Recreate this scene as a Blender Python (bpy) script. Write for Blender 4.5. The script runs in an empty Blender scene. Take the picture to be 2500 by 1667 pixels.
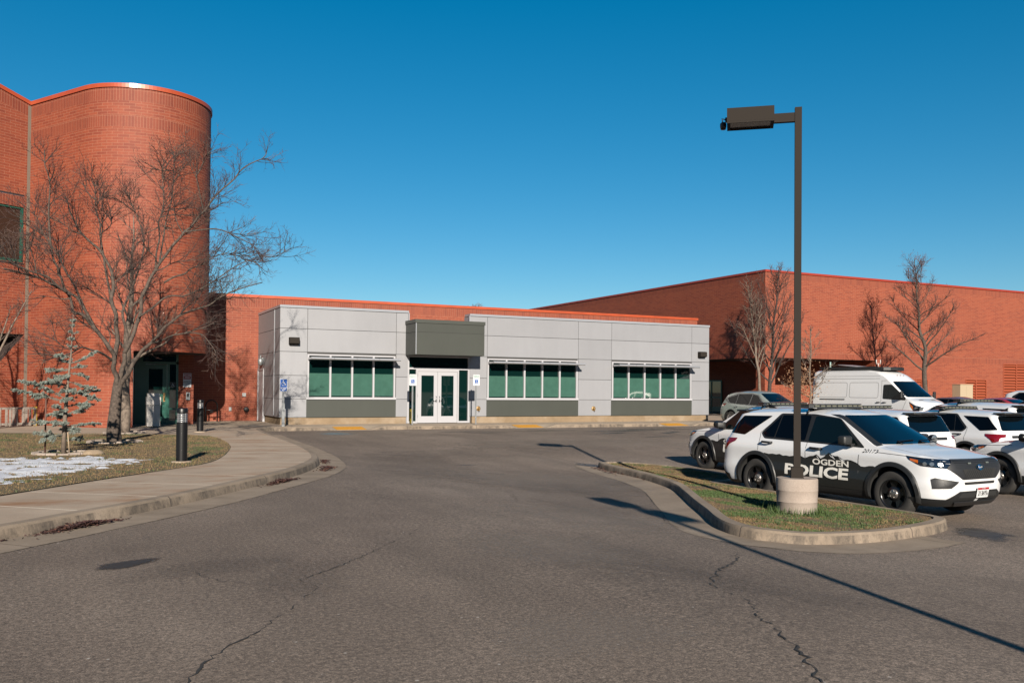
import bpy, bmesh, math, random
from mathutils import Vector, Matrix, noise
from mathutils.bvhtree import BVHTree
from mathutils.geometry import tessellate_polygon
R = math.radians
sc = bpy.context.scene
COL = sc.collection

# ------------------------------------------------------------------ camera, sky, sun, exposure
CAM_Z = 1.65
YAW, PITCH, ROLL, FPX, CY = .4551, .0149, -.0085, 2191.5, 918.4
cd = bpy.data.cameras.new('camera'); cam = bpy.data.objects.new('camera', cd); COL.objects.link(cam)
F0 = Vector((math.sin(YAW), math.cos(YAW), 0)); R0 = Vector((math.cos(YAW), -math.sin(YAW), 0)); U0 = Vector((0, 0, 1))
FW = F0*math.cos(PITCH)+U0*math.sin(PITCH); U2 = U0*math.cos(PITCH)-F0*math.sin(PITCH)
RT = R0*math.cos(ROLL)-U2*math.sin(ROLL); UP = U2*math.cos(ROLL)+R0*math.sin(ROLL)
m = Matrix.Identity(4)
for i in range(3):
    m[i][0] = RT[i]; m[i][1] = UP[i]; m[i][2] = -FW[i]
m[2][3] = CAM_Z
cam.matrix_world = m
cd.sensor_width = 36; cd.lens = 36*FPX/2500; cd.shift_x = 0; cd.shift_y = (CY-833.5)/2500
cd.clip_start = .1; cd.clip_end = 3000
sc.camera = cam
SUN = Vector((-4.45, -14.8, 6.2)).normalized()
EL = math.asin(SUN.z); AZ = math.atan2(SUN.x, SUN.y)
w = bpy.data.worlds.new('World'); sc.world = w; w.use_nodes = True
nt = w.node_tree
sky = nt.nodes.new('ShaderNodeTexSky'); sky.sky_type = 'NISHITA'; sky.sun_disc = False
sky.sun_elevation = EL; sky.sun_rotation = AZ; sky.altitude = 1300; sky.air_density = 1.0; sky.dust_density = .35; sky.ozone_density = 3.0
bg = nt.nodes['Background']; bg.inputs['Strength'].default_value = .055
hs = nt.nodes.new('ShaderNodeHueSaturation'); hs.inputs['Saturation'].default_value = 1.55; hs.inputs['Hue'].default_value = .489
gm = nt.nodes.new('ShaderNodeGamma'); gm.inputs[1].default_value = .82; nt.links.new(sky.outputs[0], gm.inputs[0]); nt.links.new(gm.outputs[0], hs.inputs['Color']); nt.links.new(hs.outputs[0], bg.inputs['Color'])
sl = bpy.data.lights.new('sun', 'SUN'); sl.energy = 5.0; sl.angle = R(.5); sl.color = (1, .90, .77)
so = bpy.data.objects.new('sun', sl); COL.objects.link(so)
so.rotation_euler = SUN.to_track_quat('Z', 'Y').to_euler(); so.location = SUN*60
sc.view_settings.view_transform = 'Standard'; sc.view_settings.look = 'None'; sc.view_settings.exposure = 1.25; sc.view_settings.gamma = 1

# ------------------------------------------------------------------ helpers
def ss(t):
    t = max(0., min(1., t)); return t*t*(3-2*t)
def g(x, y):                                   # height of the asphalt: the lot falls gently towards the right
    return (-0.36*ss((x-3.5)/7.0)-.07*ss((x-11.6)/1.2)-.13*ss((x-14)/7.))*(1-ss((y-18)/13))

class MB:
    def __init__(s): s.v = []; s.f = []; s.m = []; s.uv = []; s.sm = []
    def face(s, pts, mi=0, uv=None, smooth=False):
        b = len(s.v); s.v += [tuple(p) for p in pts]; s.f.append(tuple(range(b, b+len(pts)))); s.m.append(mi)
        s.uv += list(uv) if uv else [(p[0]+p[1]*.7, p[2]) for p in pts]; s.sm.append(smooth)
    def box(s, x0, x1, y0, y1, z0, z1, mi=0, skip=''):
        a = [(x0,y0,z0),(x1,y0,z0),(x1,y1,z0),(x0,y1,z0),(x0,y0,z1),(x1,y0,z1),(x1,y1,z1),(x0,y1,z1)]
        F = {'b':(0,3,2,1),'t':(4,5,6,7),'f':(0,1,5,4),'r':(1,2,6,5),'k':(2,3,7,6),'l':(3,0,4,7)}
        for k, q in F.items():
            if k in skip: continue
            P = [a[i] for i in q]
            if k in 'fk': uv = [(p[0], p[2]) for p in P]
            elif k in 'lr': uv = [(p[1], p[2]) for p in P]
            else: uv = [(p[0], p[1]) for p in P]
            s.face(P, mi, uv)
    def obox(s, c, ux, uy, hx, hy, z0, z1, mi=0):       # box turned in plan
        ux = Vector((ux[0], ux[1], 0)).normalized(); uy = Vector((-ux.y, ux.x, 0)) if uy is None else Vector((uy[0], uy[1], 0))
        c = Vector((c[0], c[1], 0)); q = [c-ux*hx-uy*hy, c+ux*hx-uy*hy, c+ux*hx+uy*hy, c-ux*hx+uy*hy]
        s.prism([(p.x, p.y) for p in q], z0, z1, mi)
    def prism(s, poly, z0, z1, mi=0, top=True, bot=True, mtop=None):
        n = len(poly); u = 0
        for i in range(n):
            a, b = poly[i], poly[(i+1) % n]; L = math.hypot(b[0]-a[0], b[1]-a[1])
            s.face([(a[0],a[1],z0),(b[0],b[1],z0),(b[0],b[1],z1),(a[0],a[1],z1)], mi, [(u,z0),(u+L,z0),(u+L,z1),(u,z1)]); u += L
        if top: s.poly([(p[0],p[1],z1) for p in poly], mi if mtop is None else mtop)
        if bot: s.poly([(p[0],p[1],z0) for p in poly][::-1], mi)
    def poly(s, pts, mi=0):
        for t in tessellate_polygon([[Vector(p) for p in pts]]):
            P = [pts[i] for i in t]
            n = (Vector(P[1])-Vector(P[0])).cross(Vector(P[2])-Vector(P[0]))
            s.face(P, mi, [(p[0], p[1]) for p in P])
    def tube(s, pts, rad, n=6, mi=0, cap=True, smooth=True):
        rings = []; N = len(pts); P = [Vector(p) for p in pts]
        rad = rad if isinstance(rad, (list, tuple)) else [rad]*N
        ref = None
        for i in range(N):
            d = (P[min(i+1, N-1)]-P[max(i-1, 0)])
            if d.length < 1e-9: d = Vector((0,0,1))
            d.normalize()
            if ref is None: ref = Vector((1,0,0)) if abs(d.x) < .8 else Vector((0,1,0))
            a = (ref-d*ref.dot(d))
            if a.length < 1e-4: a = d.orthogonal()
            a.normalize(); ref = a; b = d.cross(a)
            rings.append([P[i]+(a*math.cos(2*math.pi*k/n)+b*math.sin(2*math.pi*k/n))*rad[i] for k in range(n)])
        base = len(s.v); L = 0
        for r in rings: s.v += [tuple(p) for p in r]
        for i in range(N-1):
            l = (P[i+1]-P[i]).length
            for k in range(n):
                k2 = (k+1) % n
                s.f.append((base+i*n+k, base+i*n+k2, base+(i+1)*n+k2, base+(i+1)*n+k)); s.m.append(mi); s.sm.append(smooth)
                s.uv += [(k/n, L), ((k+1)/n, L), ((k+1)/n, L+l), (k/n, L+l)]
            L += l
        if cap:
            s.f.append(tuple(base+k for k in range(n))[::-1]); s.f.append(tuple(base+(N-1)*n+k for k in range(n)))
            s.m += [mi, mi]; s.sm += [False, False]; s.uv += [(0, 0)]*(2*n)
    def lathe(s, prof, c=(0,0,0), axis='z', n=24, mi=0, smooth=True):  # prof: (radius, height)
        base = len(s.v); c = Vector(c)
        for r, h in prof:
            for k in range(n):
                a = 2*math.pi*k/n; x, y = r*math.cos(a), r*math.sin(a)
                p = (x, y, h) if axis == 'z' else ((x, h, y) if axis == 'y' else (h, x, y))
                s.v.append(tuple(c+Vector(p)))
        for i in range(len(prof)-1):
            for k in range(n):
                k2 = (k+1) % n
                s.f.append((base+i*n+k, base+i*n+k2, base+(i+1)*n+k2, base+(i+1)*n+k)); s.m.append(mi); s.sm.append(smooth)
                s.uv += [(k/n, i), ((k+1)/n, i), ((k+1)/n, i+1), (k/n, i+1)]
    def mesh(s, name, mats):
        me = bpy.data.meshes.new(name); me.from_pydata(s.v, [], s.f)
        for mt in (mats if isinstance(mats, (list, tuple)) else [mats]): me.materials.append(mt)
        me.polygons.foreach_set('material_index', s.m); me.polygons.foreach_set('use_smooth', s.sm)
        ul = me.uv_layers.new(name='uv'); fl = [c for uv in s.uv for c in uv]
        if len(fl) == 2*len(me.loops): ul.data.foreach_set('uv', fl)
        me.update(); return me
    def obj(s, name, mats, parent=None, recalc=False):
        me = s.mesh(name, mats)
        if recalc:
            bm = bmesh.new(); bm.from_mesh(me); bmesh.ops.remove_doubles(bm, verts=bm.verts, dist=1e-5)
            bmesh.ops.recalc_face_normals(bm, faces=bm.faces); bm.to_mesh(me); bm.free()
        return link(name, me, parent)

def link(name, me, parent=None):
    o = bpy.data.objects.new(name, me); COL.objects.link(o)
    if parent is not None: o.parent = parent
    return o
def tag(o, label=None, cat=None, group=None, kind=None):
    if label: o['label'] = label
    if cat: o['category'] = cat
    if group: o['group'] = group
    if kind: o['kind'] = kind
    return o
def thing(name, label, cat, loc=(0,0,0), rz=0, group=None):
    o = bpy.data.objects.new(name, None); COL.objects.link(o); o.location = loc; o.rotation_euler = (0,0,rz)
    o.empty_display_size = .2
    return tag(o, label, cat, group)
def children(o): return [c for c in bpy.data.objects if c.parent == o]
def bevel(o, wd=.01, seg=2, ang=40):
    md = o.modifiers.new('bevel', 'BEVEL'); md.width = wd; md.segments = seg; md.limit_method = 'ANGLE'; md.angle_limit = R(ang); return o

# ------------------------------------------------------------------ materials
MATS = {}
KB = .50          # base colours are written for exposure 0.25 and scaled here
def kc(c): return tuple(x*KB for x in c)
def mat(name, col=(.5,.5,.5), rough=.6, metal=0, spec=.5, coat=0, var=0, vscale=4, bump=0, bscale=40, col2=None, coords='Object', emis=None, detail=6, thr=None, sheen=0, coatr=.03):
    if name in MATS: return MATS[name]
    col = kc(col); col2 = kc(col2) if col2 else None
    mt = bpy.data.materials.new(name); mt.use_nodes = True; n = mt.node_tree; p = n.nodes['Principled BSDF']
    p.inputs['Base Color'].default_value = (*col, 1); p.inputs['Roughness'].default_value = rough; p.inputs['Metallic'].default_value = metal
    p.inputs['Specular IOR Level'].default_value = spec; p.inputs['Coat Weight'].default_value = coat; p.inputs['Coat Roughness'].default_value = coatr
    tc = n.nodes.new('ShaderNodeTexCoord')
    if var or col2:
        ns = n.nodes.new('ShaderNodeTexNoise'); ns.inputs['Scale'].default_value = vscale; ns.inputs['Detail'].default_value = detail; ns.inputs['Roughness'].default_value = .6
        n.links.new(tc.outputs[coords], ns.inputs['Vector'])
        cr = n.nodes.new('ShaderNodeValToRGB'); c2 = col2 or tuple(c*(1-var) for c in col)
        cr.color_ramp.elements[0].color = (*c2, 1); cr.color_ramp.elements[1].color = (*[min(1, c*(1+(var if not col2 else 0))) for c in col], 1)
        a, b = thr or (.32, .68); cr.color_ramp.elements[0].position = a; cr.color_ramp.elements[1].position = b
        n.links.new(ns.outputs['Fac'], cr.inputs[0]); n.links.new(cr.outputs[0], p.inputs['Base Color'])
    if bump:
        nb = n.nodes.new('ShaderNodeTexNoise'); nb.inputs['Scale'].default_value = bscale; nb.inputs['Detail'].default_value = 4
        n.links.new(tc.outputs[coords], nb.inputs['Vector'])
        bp = n.nodes.new('ShaderNodeBump'); bp.inputs['Strength'].default_value = bump; bp.inputs['Distance'].default_value = .02
        n.links.new(nb.outputs['Fac'], bp.inputs['Height']); n.links.new(bp.outputs[0], p.inputs['Normal'])
    MATS[name] = mt; return mt
def nodes(mt): return mt.node_tree, mt.node_tree.nodes['Principled BSDF']
def N(nt, t, **kw):
    x = nt.nodes.new(t)
    for k, v in kw.items(): setattr(x, k, v)
    return x
def mix(nt, fac, a, b, mode='MIX'):
    x = N(nt, 'ShaderNodeMix', data_type='RGBA', blend_type=mode)
    for sck, v in ((0, fac), (6, a), (7, b)):
        if hasattr(v, 'is_output'): nt.links.new(v, x.inputs[sck])
        elif isinstance(v, (int, float)): x.inputs[sck].default_value = v
        else: x.inputs[sck].default_value = (*v, 1)
    return x.outputs[2]
def ramp(nt, v, stops):
    x = N(nt, 'ShaderNodeValToRGB'); e = x.color_ramp.elements
    while len(e) < len(stops): e.new(.5)
    for i, (p, c) in enumerate(stops):
        e[i].position = p; e[i].color = (*c, 1) if isinstance(c, tuple) else (c, c, c, 1)
    nt.links.new(v, x.inputs[0]); return x.outputs[0]
def noisev(nt, scale, detail=4, rough=.55, vec=None, coords='Object', stretch=None):
    tc = N(nt, 'ShaderNodeTexCoord'); x = N(nt, 'ShaderNodeTexNoise'); x.inputs['Scale'].default_value = scale
    x.inputs['Detail'].default_value = detail; x.inputs['Roughness'].default_value = rough
    v = tc.outputs[coords]
    if stretch:
        mp = N(nt, 'ShaderNodeMapping'); mp.inputs['Scale'].default_value = stretch; nt.links.new(v, mp.inputs['Vector']); v = mp.outputs[0]
    nt.links.new(v, x.inputs['Vector']); return x.outputs['Fac']

def brick(name, soldier=False, c1=(.325,.072,.032), c2=(.220,.040,.020), mortar=(.42,.175,.105), base=True):
    c1, c2, mortar = kc(c1), kc(c2), kc(mortar)
    mt = bpy.data.materials.new(name); mt.use_nodes = True; n, p = nodes(mt)
    tc = N(n, 'ShaderNodeTexCoord'); vec = tc.outputs['UV']
    b = N(n, 'ShaderNodeTexBrick'); b.offset = 0 if soldier else .5; b.squash = 1
    b.inputs['Scale'].default_value = 1; b.inputs['Brick Width'].default_value = .40; b.inputs['Row Height'].default_value = .105
    b.inputs['Mortar Size'].default_value = .007; b.inputs['Mortar Smooth'].default_value = .25; b.inputs['Bias'].default_value = -.35
    b.inputs['Color1'].default_value = (*c1, 1); b.inputs['Color2'].default_value = (*c2, 1); b.inputs['Mortar'].default_value = (*mortar, 1)
    if soldier:
        sp = N(n, 'ShaderNodeSeparateXYZ'); cb = N(n, 'ShaderNodeCombineXYZ'); n.links.new(vec, sp.inputs[0])
        n.links.new(sp.outputs[1], cb.inputs[0]); n.links.new(sp.outputs[0], cb.inputs[1]); vec = cb.outputs[0]
    n.links.new(vec, b.inputs['Vector'])
    big = noisev(n, .35, 5, .6); c = mix(n, .5, b.outputs['Color'], ramp(n, big, [(.3, (.86,.80,.82)), (.5, (.97,.97,.97)), (.72, (1.10,1.04,1.0))]), 'MULTIPLY')
    fine = noisev(n, 9, 3); c = mix(n, .35, c, ramp(n, fine, [(.3, .75), (.7, 1.15)]), 'MULTIPLY')
    n.links.new(c, p.inputs['Base Color']); p.inputs['Roughness'].default_value = .72; p.inputs['Specular IOR Level'].default_value = .35
    bp = N(n, 'ShaderNodeBump'); bp.inputs['Strength'].default_value = .35; bp.inputs['Distance'].default_value = .01; bp.invert = True
    n.links.new(b.outputs['Fac'], bp.inputs['Height']); n.links.new(bp.outputs[0], p.inputs['Normal'])
    return mt
BR = brick('brick'); BS = brick('brick_soldier', True, (.29,.063,.029), (.20,.038,.020))

def asphalt():
    mt = bpy.data.materials.new('asphalt'); mt.use_nodes = True; n, p = nodes(mt)
    patch = ramp(n, noisev(n, .22, 6, .6), [(.3, kc((.158,.121,.096))), (.5, kc((.212,.165,.131))), (.72, kc((.285,.227,.184)))])
    streak = ramp(n, noisev(n, .55, 7, .7, stretch=(1.6,.35,1)), [(.35, .72), (.62, 1.12)])
    c = mix(n, .6, patch, streak, 'MULTIPLY')
    fine = ramp(n, noisev(n, 24, 6, .95), [(.38, .30), (.5, .95), (.62, 1.9)]); c = mix(n, .9, c, fine, 'MULTIPLY')
    fine2 = ramp(n, noisev(n, 75, 3, .8), [(.36, .35), (.64, 1.7)]); c = mix(n, .7, c, fine2, 'MULTIPLY')
    tc = N(n, 'ShaderNodeTexCoord'); v = N(n, 'ShaderNodeTexVoronoi'); v.inputs['Scale'].default_value = 9; v.inputs['Randomness'].default_value = 1
    n.links.new(tc.outputs['Object'], v.inputs['Vector'])
    lt = N(n, 'ShaderNodeMath', operation='LESS_THAN'); n.links.new(v.outputs['Distance'], lt.inputs[0])
    sep = N(n, 'ShaderNodeSeparateColor'); n.links.new(v.outputs['Color'], sep.inputs[0])
    mm = N(n, 'ShaderNodeMath', operation='MULTIPLY'); n.links.new(sep.outputs[0], mm.inputs[0]); mm.inputs[1].default_value = .42
    sb = N(n, 'ShaderNodeMath', operation='SUBTRACT'); n.links.new(mm.outputs[0], sb.inputs[0]); sb.inputs[1].default_value = .31
    n.links.new(sb.outputs[0], lt.inputs[1])
    c = mix(n, lt.outputs[0], c, kc((.50,.45,.40)))
    n.links.new(c, p.inputs['Base Color']); p.inputs['Roughness'].default_value = .85; p.inputs['Specular IOR Level'].default_value = .3
    bp = N(n, 'ShaderNodeBump'); bp.inputs['Strength'].default_value = .5; bp.inputs['Distance'].default_value = .008
    n.links.new(noisev(n, 60, 4, .7), bp.inputs['Height']); n.links.new(bp.outputs[0], p.inputs['Normal'])
    return mt
def concrete(name, c1, c2, stain=(.2,.12,.07), joint=None, dirt=.5):
    mt = bpy.data.materials.new(name); mt.use_nodes = True; n, p = nodes(mt)
    c1, c2, stain = kc(c1), kc(c2), kc(stain)
    c = ramp(n, noisev(n, 1.3, 7, .62), [(.3, c2), (.7, c1)])
    c = mix(n, .5, c, ramp(n, noisev(n, 60, 3, .7), [(.3, .72), (.7, 1.2)]), 'MULTIPLY')
    st = ramp(n, noisev(n, .55, 6, .7, stretch=(1,2.2,1)), [(.50, 0.), (.70, dirt)]); c = mix(n, st, c, stain)
    if joint:
        tc = N(n, 'ShaderNodeTexCoord'); sp = N(n, 'ShaderNodeSeparateXYZ'); n.links.new(tc.outputs['UV'], sp.inputs[0])
        md = N(n, 'ShaderNodeMath', operation='MODULO'); n.links.new(sp.outputs[0], md.inputs[0]); md.inputs[1].default_value = joint[0]
        lt = N(n, 'ShaderNodeMath', operation='LESS_THAN'); n.links.new(md.outputs[0], lt.inputs[0]); lt.inputs[1].default_value = joint[1]
        c = mix(n, lt.outputs[0], c, kc(joint[2]))
    n.links.new(c, p.inputs['Base Color']); p.inputs['Roughness'].default_value = .88; p.inputs['Specular IOR Level'].default_value = .25
    bp = N(n, 'ShaderNodeBump'); bp.inputs['Strength'].default_value = .25; bp.inputs['Distance'].default_value = .006
    n.links.new(noisev(n, 45, 5, .7), bp.inputs['Height']); n.links.new(bp.outputs[0], p.inputs['Normal'])
    return mt
ASPH = asphalt()
CONC = concrete('concrete_walk', (.56,.45,.345), (.44,.345,.26), (.34,.17,.08), (1.52,.03,(.85,.74,.60)), .85)
CONS = concrete('concrete_slab', (.54,.44,.34), (.42,.34,.26))
KERB = concrete('concrete_kerb', (.40,.32,.245), (.28,.22,.165), (.09,.075,.06), (3.05,.02,(.10,.08,.07)), .5)
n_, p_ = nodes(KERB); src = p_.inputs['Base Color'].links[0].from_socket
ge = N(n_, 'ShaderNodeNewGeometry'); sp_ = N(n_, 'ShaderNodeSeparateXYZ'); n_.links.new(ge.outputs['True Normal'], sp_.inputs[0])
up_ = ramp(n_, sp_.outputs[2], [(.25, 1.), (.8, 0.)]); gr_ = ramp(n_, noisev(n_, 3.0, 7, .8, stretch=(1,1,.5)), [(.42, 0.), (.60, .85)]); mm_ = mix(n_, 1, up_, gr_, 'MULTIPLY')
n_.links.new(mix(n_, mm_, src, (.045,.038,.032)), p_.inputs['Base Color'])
GUT = concrete('concrete_gutter', (.40,.32,.245), (.28,.22,.165), (.13,.10,.08), (3.05,.016,(.12,.09,.07)), .5)
FOUND = concrete('concrete_foundation', (.36,.26,.165), (.25,.18,.11), (.46,.38,.29), None, .6)
CYLC = concrete('concrete_base', (.52,.44,.38), (.38,.31,.26), (.30,.24,.20), None, .5)
CRACK = mat('crack_fill', (.018,.016,.015), .9)
WETM = mat('damp_asphalt', (.055,.045,.038), .5, var=.3, vscale=6)
PAN1 = mat('panel_silver', (.352,.358,.382), .48, .12, .5, var=.03, vscale=.6)
PAN2 = mat('panel_dark', (.066,.072,.062), .5, 0, .3, var=.05, vscale=.6)
for q_ in (PAN1, PAN2):
    n_, p_ = nodes(q_); src = p_.inputs['Base Color'].links[0].from_socket; ge = N(n_, 'ShaderNodeNewGeometry')
    c_ = mix(n_, .6, src, ramp(n_, ge.outputs['Random Per Island'], [(0, .90), (1, 1.06)]), 'MULTIPLY')
    c_ = mix(n_, .3, c_, ramp(n_, noisev(n_, 1.1, 6, .7, stretch=(2.5,2.5,.3)), [(.35, .90), (.65, 1.04)]), 'MULTIPLY'); n_.links.new(c_, p_.inputs['Base Color'])
    bp_ = N(n_, 'ShaderNodeBump'); bp_.inputs['Strength'].default_value = .12; bp_.inputs['Distance'].default_value = .05; n_.links.new(noisev(n_, .9, 2), bp_.inputs['Height']); n_.links.new(bp_.outputs[0], p_.inputs['Normal'])
PANG = mat('panel_gap', (.06,.06,.06), .8)
TRIMS = mat('trim_silver', (.42,.44,.48), .3, .2)
ALU = mat('aluminium', (.62,.63,.66), .32, .55)
WHT = mat('white_frame', (.50,.50,.53), .4)
GLD = mat('glass_dark', (.003,.018,.016), .02, 0, .9)
GLF = mat('glass_film', (.056,.140,.110), .05, 0, .35, var=.1, vscale=3)
GLB = mat('glass_brown', (.035,.020,.013), .05, 0, .6)
ORC = mat('coping_orange', (.52,.088,.028), .4, .1, var=.1, vscale=2)
REDC = mat('coping_red', (.40,.045,.02), .45, .1)
GRN = mat('green_metal', (.005,.115,.080), .35)
DKR = mat('roof_gravel', (.25,.23,.21), .9)
BRZ = mat('bronze_paint', (.036,.030,.026), .7, 0, .06)
BLK = mat('black_metal', (.008,.008,.009), .38, 0, .3)
BLKM = mat('black_matte', (.02,.02,.021), .6)
JOINTM = mat('expansion_joint', (.22,.17,.13), .8)
SOIL = mat('soil', (.14,.085,.05), .95, var=.5, vscale=8, bump=.5)
LOUV = mat('louver_paint', (.38,.085,.036), .5)
SHADE = mat('painted_shade', (.03,.016,.013), .8)  # near-black colour that paints shade into recess faces and soffits
SIGNW = mat('sign_white', (.78,.80,.82), .4); SIGNB = mat('sign_blue', (.01,.10,.42), .4); SIGNG = mat('sign_green', (.10,.30,.22), .5)
SIGNR = mat('sign_red', (.42,.02,.03), .5); SIGNK = mat('sign_black', (.02,.02,.02), .5)
GALV = mat('galvanised', (.45,.47,.48), .45, .6, var=.15, vscale=12)
YEL = mat('tactile_yellow', (.66,.30,.012), .7, var=.12, vscale=9)
BRASS = mat('brass', (.36,.22,.08), .5, .4)
CREAM = mat('cream_paint', (.50,.40,.27), .6)
PLAST = mat('bin_plastic', (.62,.58,.54), .5, var=.12, vscale=8)
WOODG = mat('grey_wood', (.34,.29,.25), .85, var=.35, vscale=7, bump=.4)

# ------------------------------------------------------------------ text and symbols (flat meshes in local X/Z, facing -Y)
def text_polys(s, size, bold=0, sx=1, shear=0, align='CENTER'):
    cu = bpy.data.curves.new('t', 'FONT'); cu.body = s; cu.size = size; cu.offset = bold; cu.shear = shear; cu.align_x = align; cu.align_y = 'CENTER'
    cu.resolution_u = 3
    o = bpy.data.objects.new('t', cu); COL.objects.link(o); bpy.context.view_layer.update()
    me = bpy.data.meshes.new_from_object(o.evaluated_get(bpy.context.evaluated_depsgraph_get()))
    vs = [(v.co.x*sx, v.co.y) for v in me.vertices]; fs = [tuple(p.vertices) for p in me.polygons]
    bpy.data.objects.remove(o); bpy.data.curves.remove(cu); bpy.data.meshes.remove(me)
    return vs, fs
def flat_text(name, s, size, m_, parent, loc, bold=0, sx=1, shear=0, lines=None):
    vs, fs = text_polys(s, size, bold, sx, shear)
    me = bpy.data.meshes.new(name); me.from_pydata([(x+loc[0], loc[1], z+loc[2]) for x, z in vs], [], fs); me.materials.append(m_)
    return link(name, me, parent)
def wheelchair(mb, cx, y, cz, s, mi=0):        # the access symbol as flat strokes
    def stroke(pts, wd):
        for a, b in zip(pts[:-1], pts[1:]):
            a = Vector(a); b = Vector(b); d = (b-a).normalized(); n_ = Vector((-d.y, d.x))*wd*.5
            a2 = a-d*wd*.3; b2 = b+d*wd*.3
            mb.face([(cx+q.x*s, y, cz+q.y*s) for q in (a2+n_, a2-n_, b2-n_, b2+n_)], mi)
    arc = [(.02+.27*math.cos(t), -.14+.27*math.sin(t)) for t in [R(100+i*14) for i in range(18)]]
    stroke([(-.03,.24),(-.02,-.02),(.2,-.04),(.3,-.32),(.4,-.29)], .09); stroke([(-.02,.12),(.16,.11)], .07); stroke(arc, .065)
    mb.face([(cx+(-.04+.075*math.cos(t))*s, y, cz+(.38+.075*math.sin(t))*s) for t in [i*math.pi/5 for i in range(10)]], mi)

# ------------------------------------------------------------------ ground sheets
def grid_ground():
    xs = [-900,-400,-150,-60,-30] + [-20+i*1.0 for i in range(22)] + [2+i*.5 for i in range(48)] + [26+i*1.5 for i in range(16)] + [55,70,100,200,450,900]
    ys = [-900,-400,-150,-60,-25] + [-15+i*1.5 for i in range(12)] + [3+i*.5 for i in range(64)] + [35+i*2 for i in range(14)] + [70,100,200,450,900]
    v = [(x, y, g(x, y)) for y in ys for x in xs]; nx = len(xs)
    f = [(j*nx+i, j*nx+i+1, (j+1)*nx+i+1, (j+1)*nx+i) for j in range(len(ys)-1) for i in range(nx-1)]
    me = bpy.data.meshes.new('asphalt_lot'); me.from_pydata(v, [], f); me.materials.append(ASPH)
    for p in me.polygons: p.use_smooth = True
    return tag(link('asphalt_lot', me), kind='structure')
grid_ground()

def smooth_path(pts, closed=False, step=.25):
    P = [Vector((p[0], p[1])) for p in pts]; n = len(P); out = []
    for i in range(n if closed else n-1):
        p1, p2 = P[i], P[(i+1) % n]
        p0 = P[i-1] if (closed or i > 0) else p1*2-p2
        p3 = P[(i+2) % n] if (closed or i+2 < n) else p2*2-p1
        k = max(1, int((p2-p1).length/step))
        for j in range(k):
            t = j/k; out.append(.5*((2*p1)+(p2-p0)*t+(2*p0-5*p1+4*p2-p3)*t*t+(3*p1-p0-3*p2+p3)*t**3))
    if not closed: out.append(P[-1])
    return out
def offset(path, d, closed=False):
    n = len(path); out = []
    for i in range(n):
        a = path[i-1] if (closed or i > 0) else path[i]; b = path[(i+1) % n] if (closed or i < n-1) else path[i]
        t = (b-a).normalized(); out.append(path[i]+Vector((t.y, -t.x))*d)
    return out
def ribbon(name, path, prof, m_, closed=False, zf=None, u0=0, own=False):
    zf = zf or (lambda x, y: g(x, y))
    mb = MB(); rows = [offset(path, o, closed) for o, z in prof]; n = len(path); u = u0
    for i in range(n if closed else n-1):
        j = (i+1) % n; L = (path[j]-path[i]).length; vv = 0
        for k in range(len(prof)-1):
            a, b, c, d = rows[k][i], rows[k][j], rows[k+1][j], rows[k+1][i]
            z0, z1 = prof[k][1], prof[k+1][1]; dv = math.hypot(prof[k+1][0]-prof[k][0], z1-z0)
            ga, gb, gc, gd = ([zf(path[i].x, path[i].y), zf(path[j].x, path[j].y), zf(path[j].x, path[j].y), zf(path[i].x, path[i].y)] if not own else [zf(q_.x, q_.y) for q_ in (a, b, c, d)])
            mb.face([(a.x,a.y,ga+z0),(b.x,b.y,gb+z0),(c.x,c.y,gc+z1),(d.x,d.y,gd+z1)], 0, [(u,vv),(u+L,vv),(u+L,vv+dv),(u,vv+dv)], True); vv += dv
        u += L
    o = mb.obj(name, m_, recalc=False)
    bm = bmesh.new(); bm.from_mesh(o.data); bmesh.ops.remove_doubles(bm, verts=bm.verts, dist=1e-5); bm.to_mesh(o.data); bm.free()
    o.data.set_sharp_from_angle(angle=R(35)); return o
def fill(name, path, dz, m_, step=.5, zf=None, cat=None, bumpz=0, seed=0):
    zf = zf or (lambda x, y: g(x, y))
    bm = bmesh.new(); vs = [bm.verts.new((p[0], p[1], 0)) for p in path]
    es = [bm.edges.new((vs[i], vs[(i+1) % len(vs)])) for i in range(len(vs))]
    bmesh.ops.triangle_fill(bm, edges=es, use_beauty=True)
    x0, x1 = min(p[0] for p in path), max(p[0] for p in path); y0, y1 = min(p[1] for p in path), max(p[1] for p in path)
    for ax, lo, hi in ((0, x0, x1), (1, y0, y1)):
        c = lo+step
        while c < hi:
            gm = bm.verts[:]+bm.edges[:]+bm.faces[:]
            bmesh.ops.bisect_plane(bm, geom=gm, plane_co=(c if ax == 0 else 0, c if ax == 1 else 0, 0), plane_no=(1-ax, ax, 0)); c += step
    uv = bm.loops.layers.uv.new('uv')
    for v in bm.verts: v.co.z = zf(v.co.x, v.co.y)+dz+(noise.noise(Vector((v.co.x*1.3+seed, v.co.y*1.3, 0)))*bumpz if bumpz else 0)
    for f in bm.faces:
        if f.normal.z < 0: f.normal_flip()
        f.smooth = True
        for l in f.loops: l[uv].uv = (l.vert.co.x, l.vert.co.y)
    me = bpy.data.meshes.new(name); bm.to_mesh(me); bm.free(); me.materials.append(m_); return link(name, me)

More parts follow.
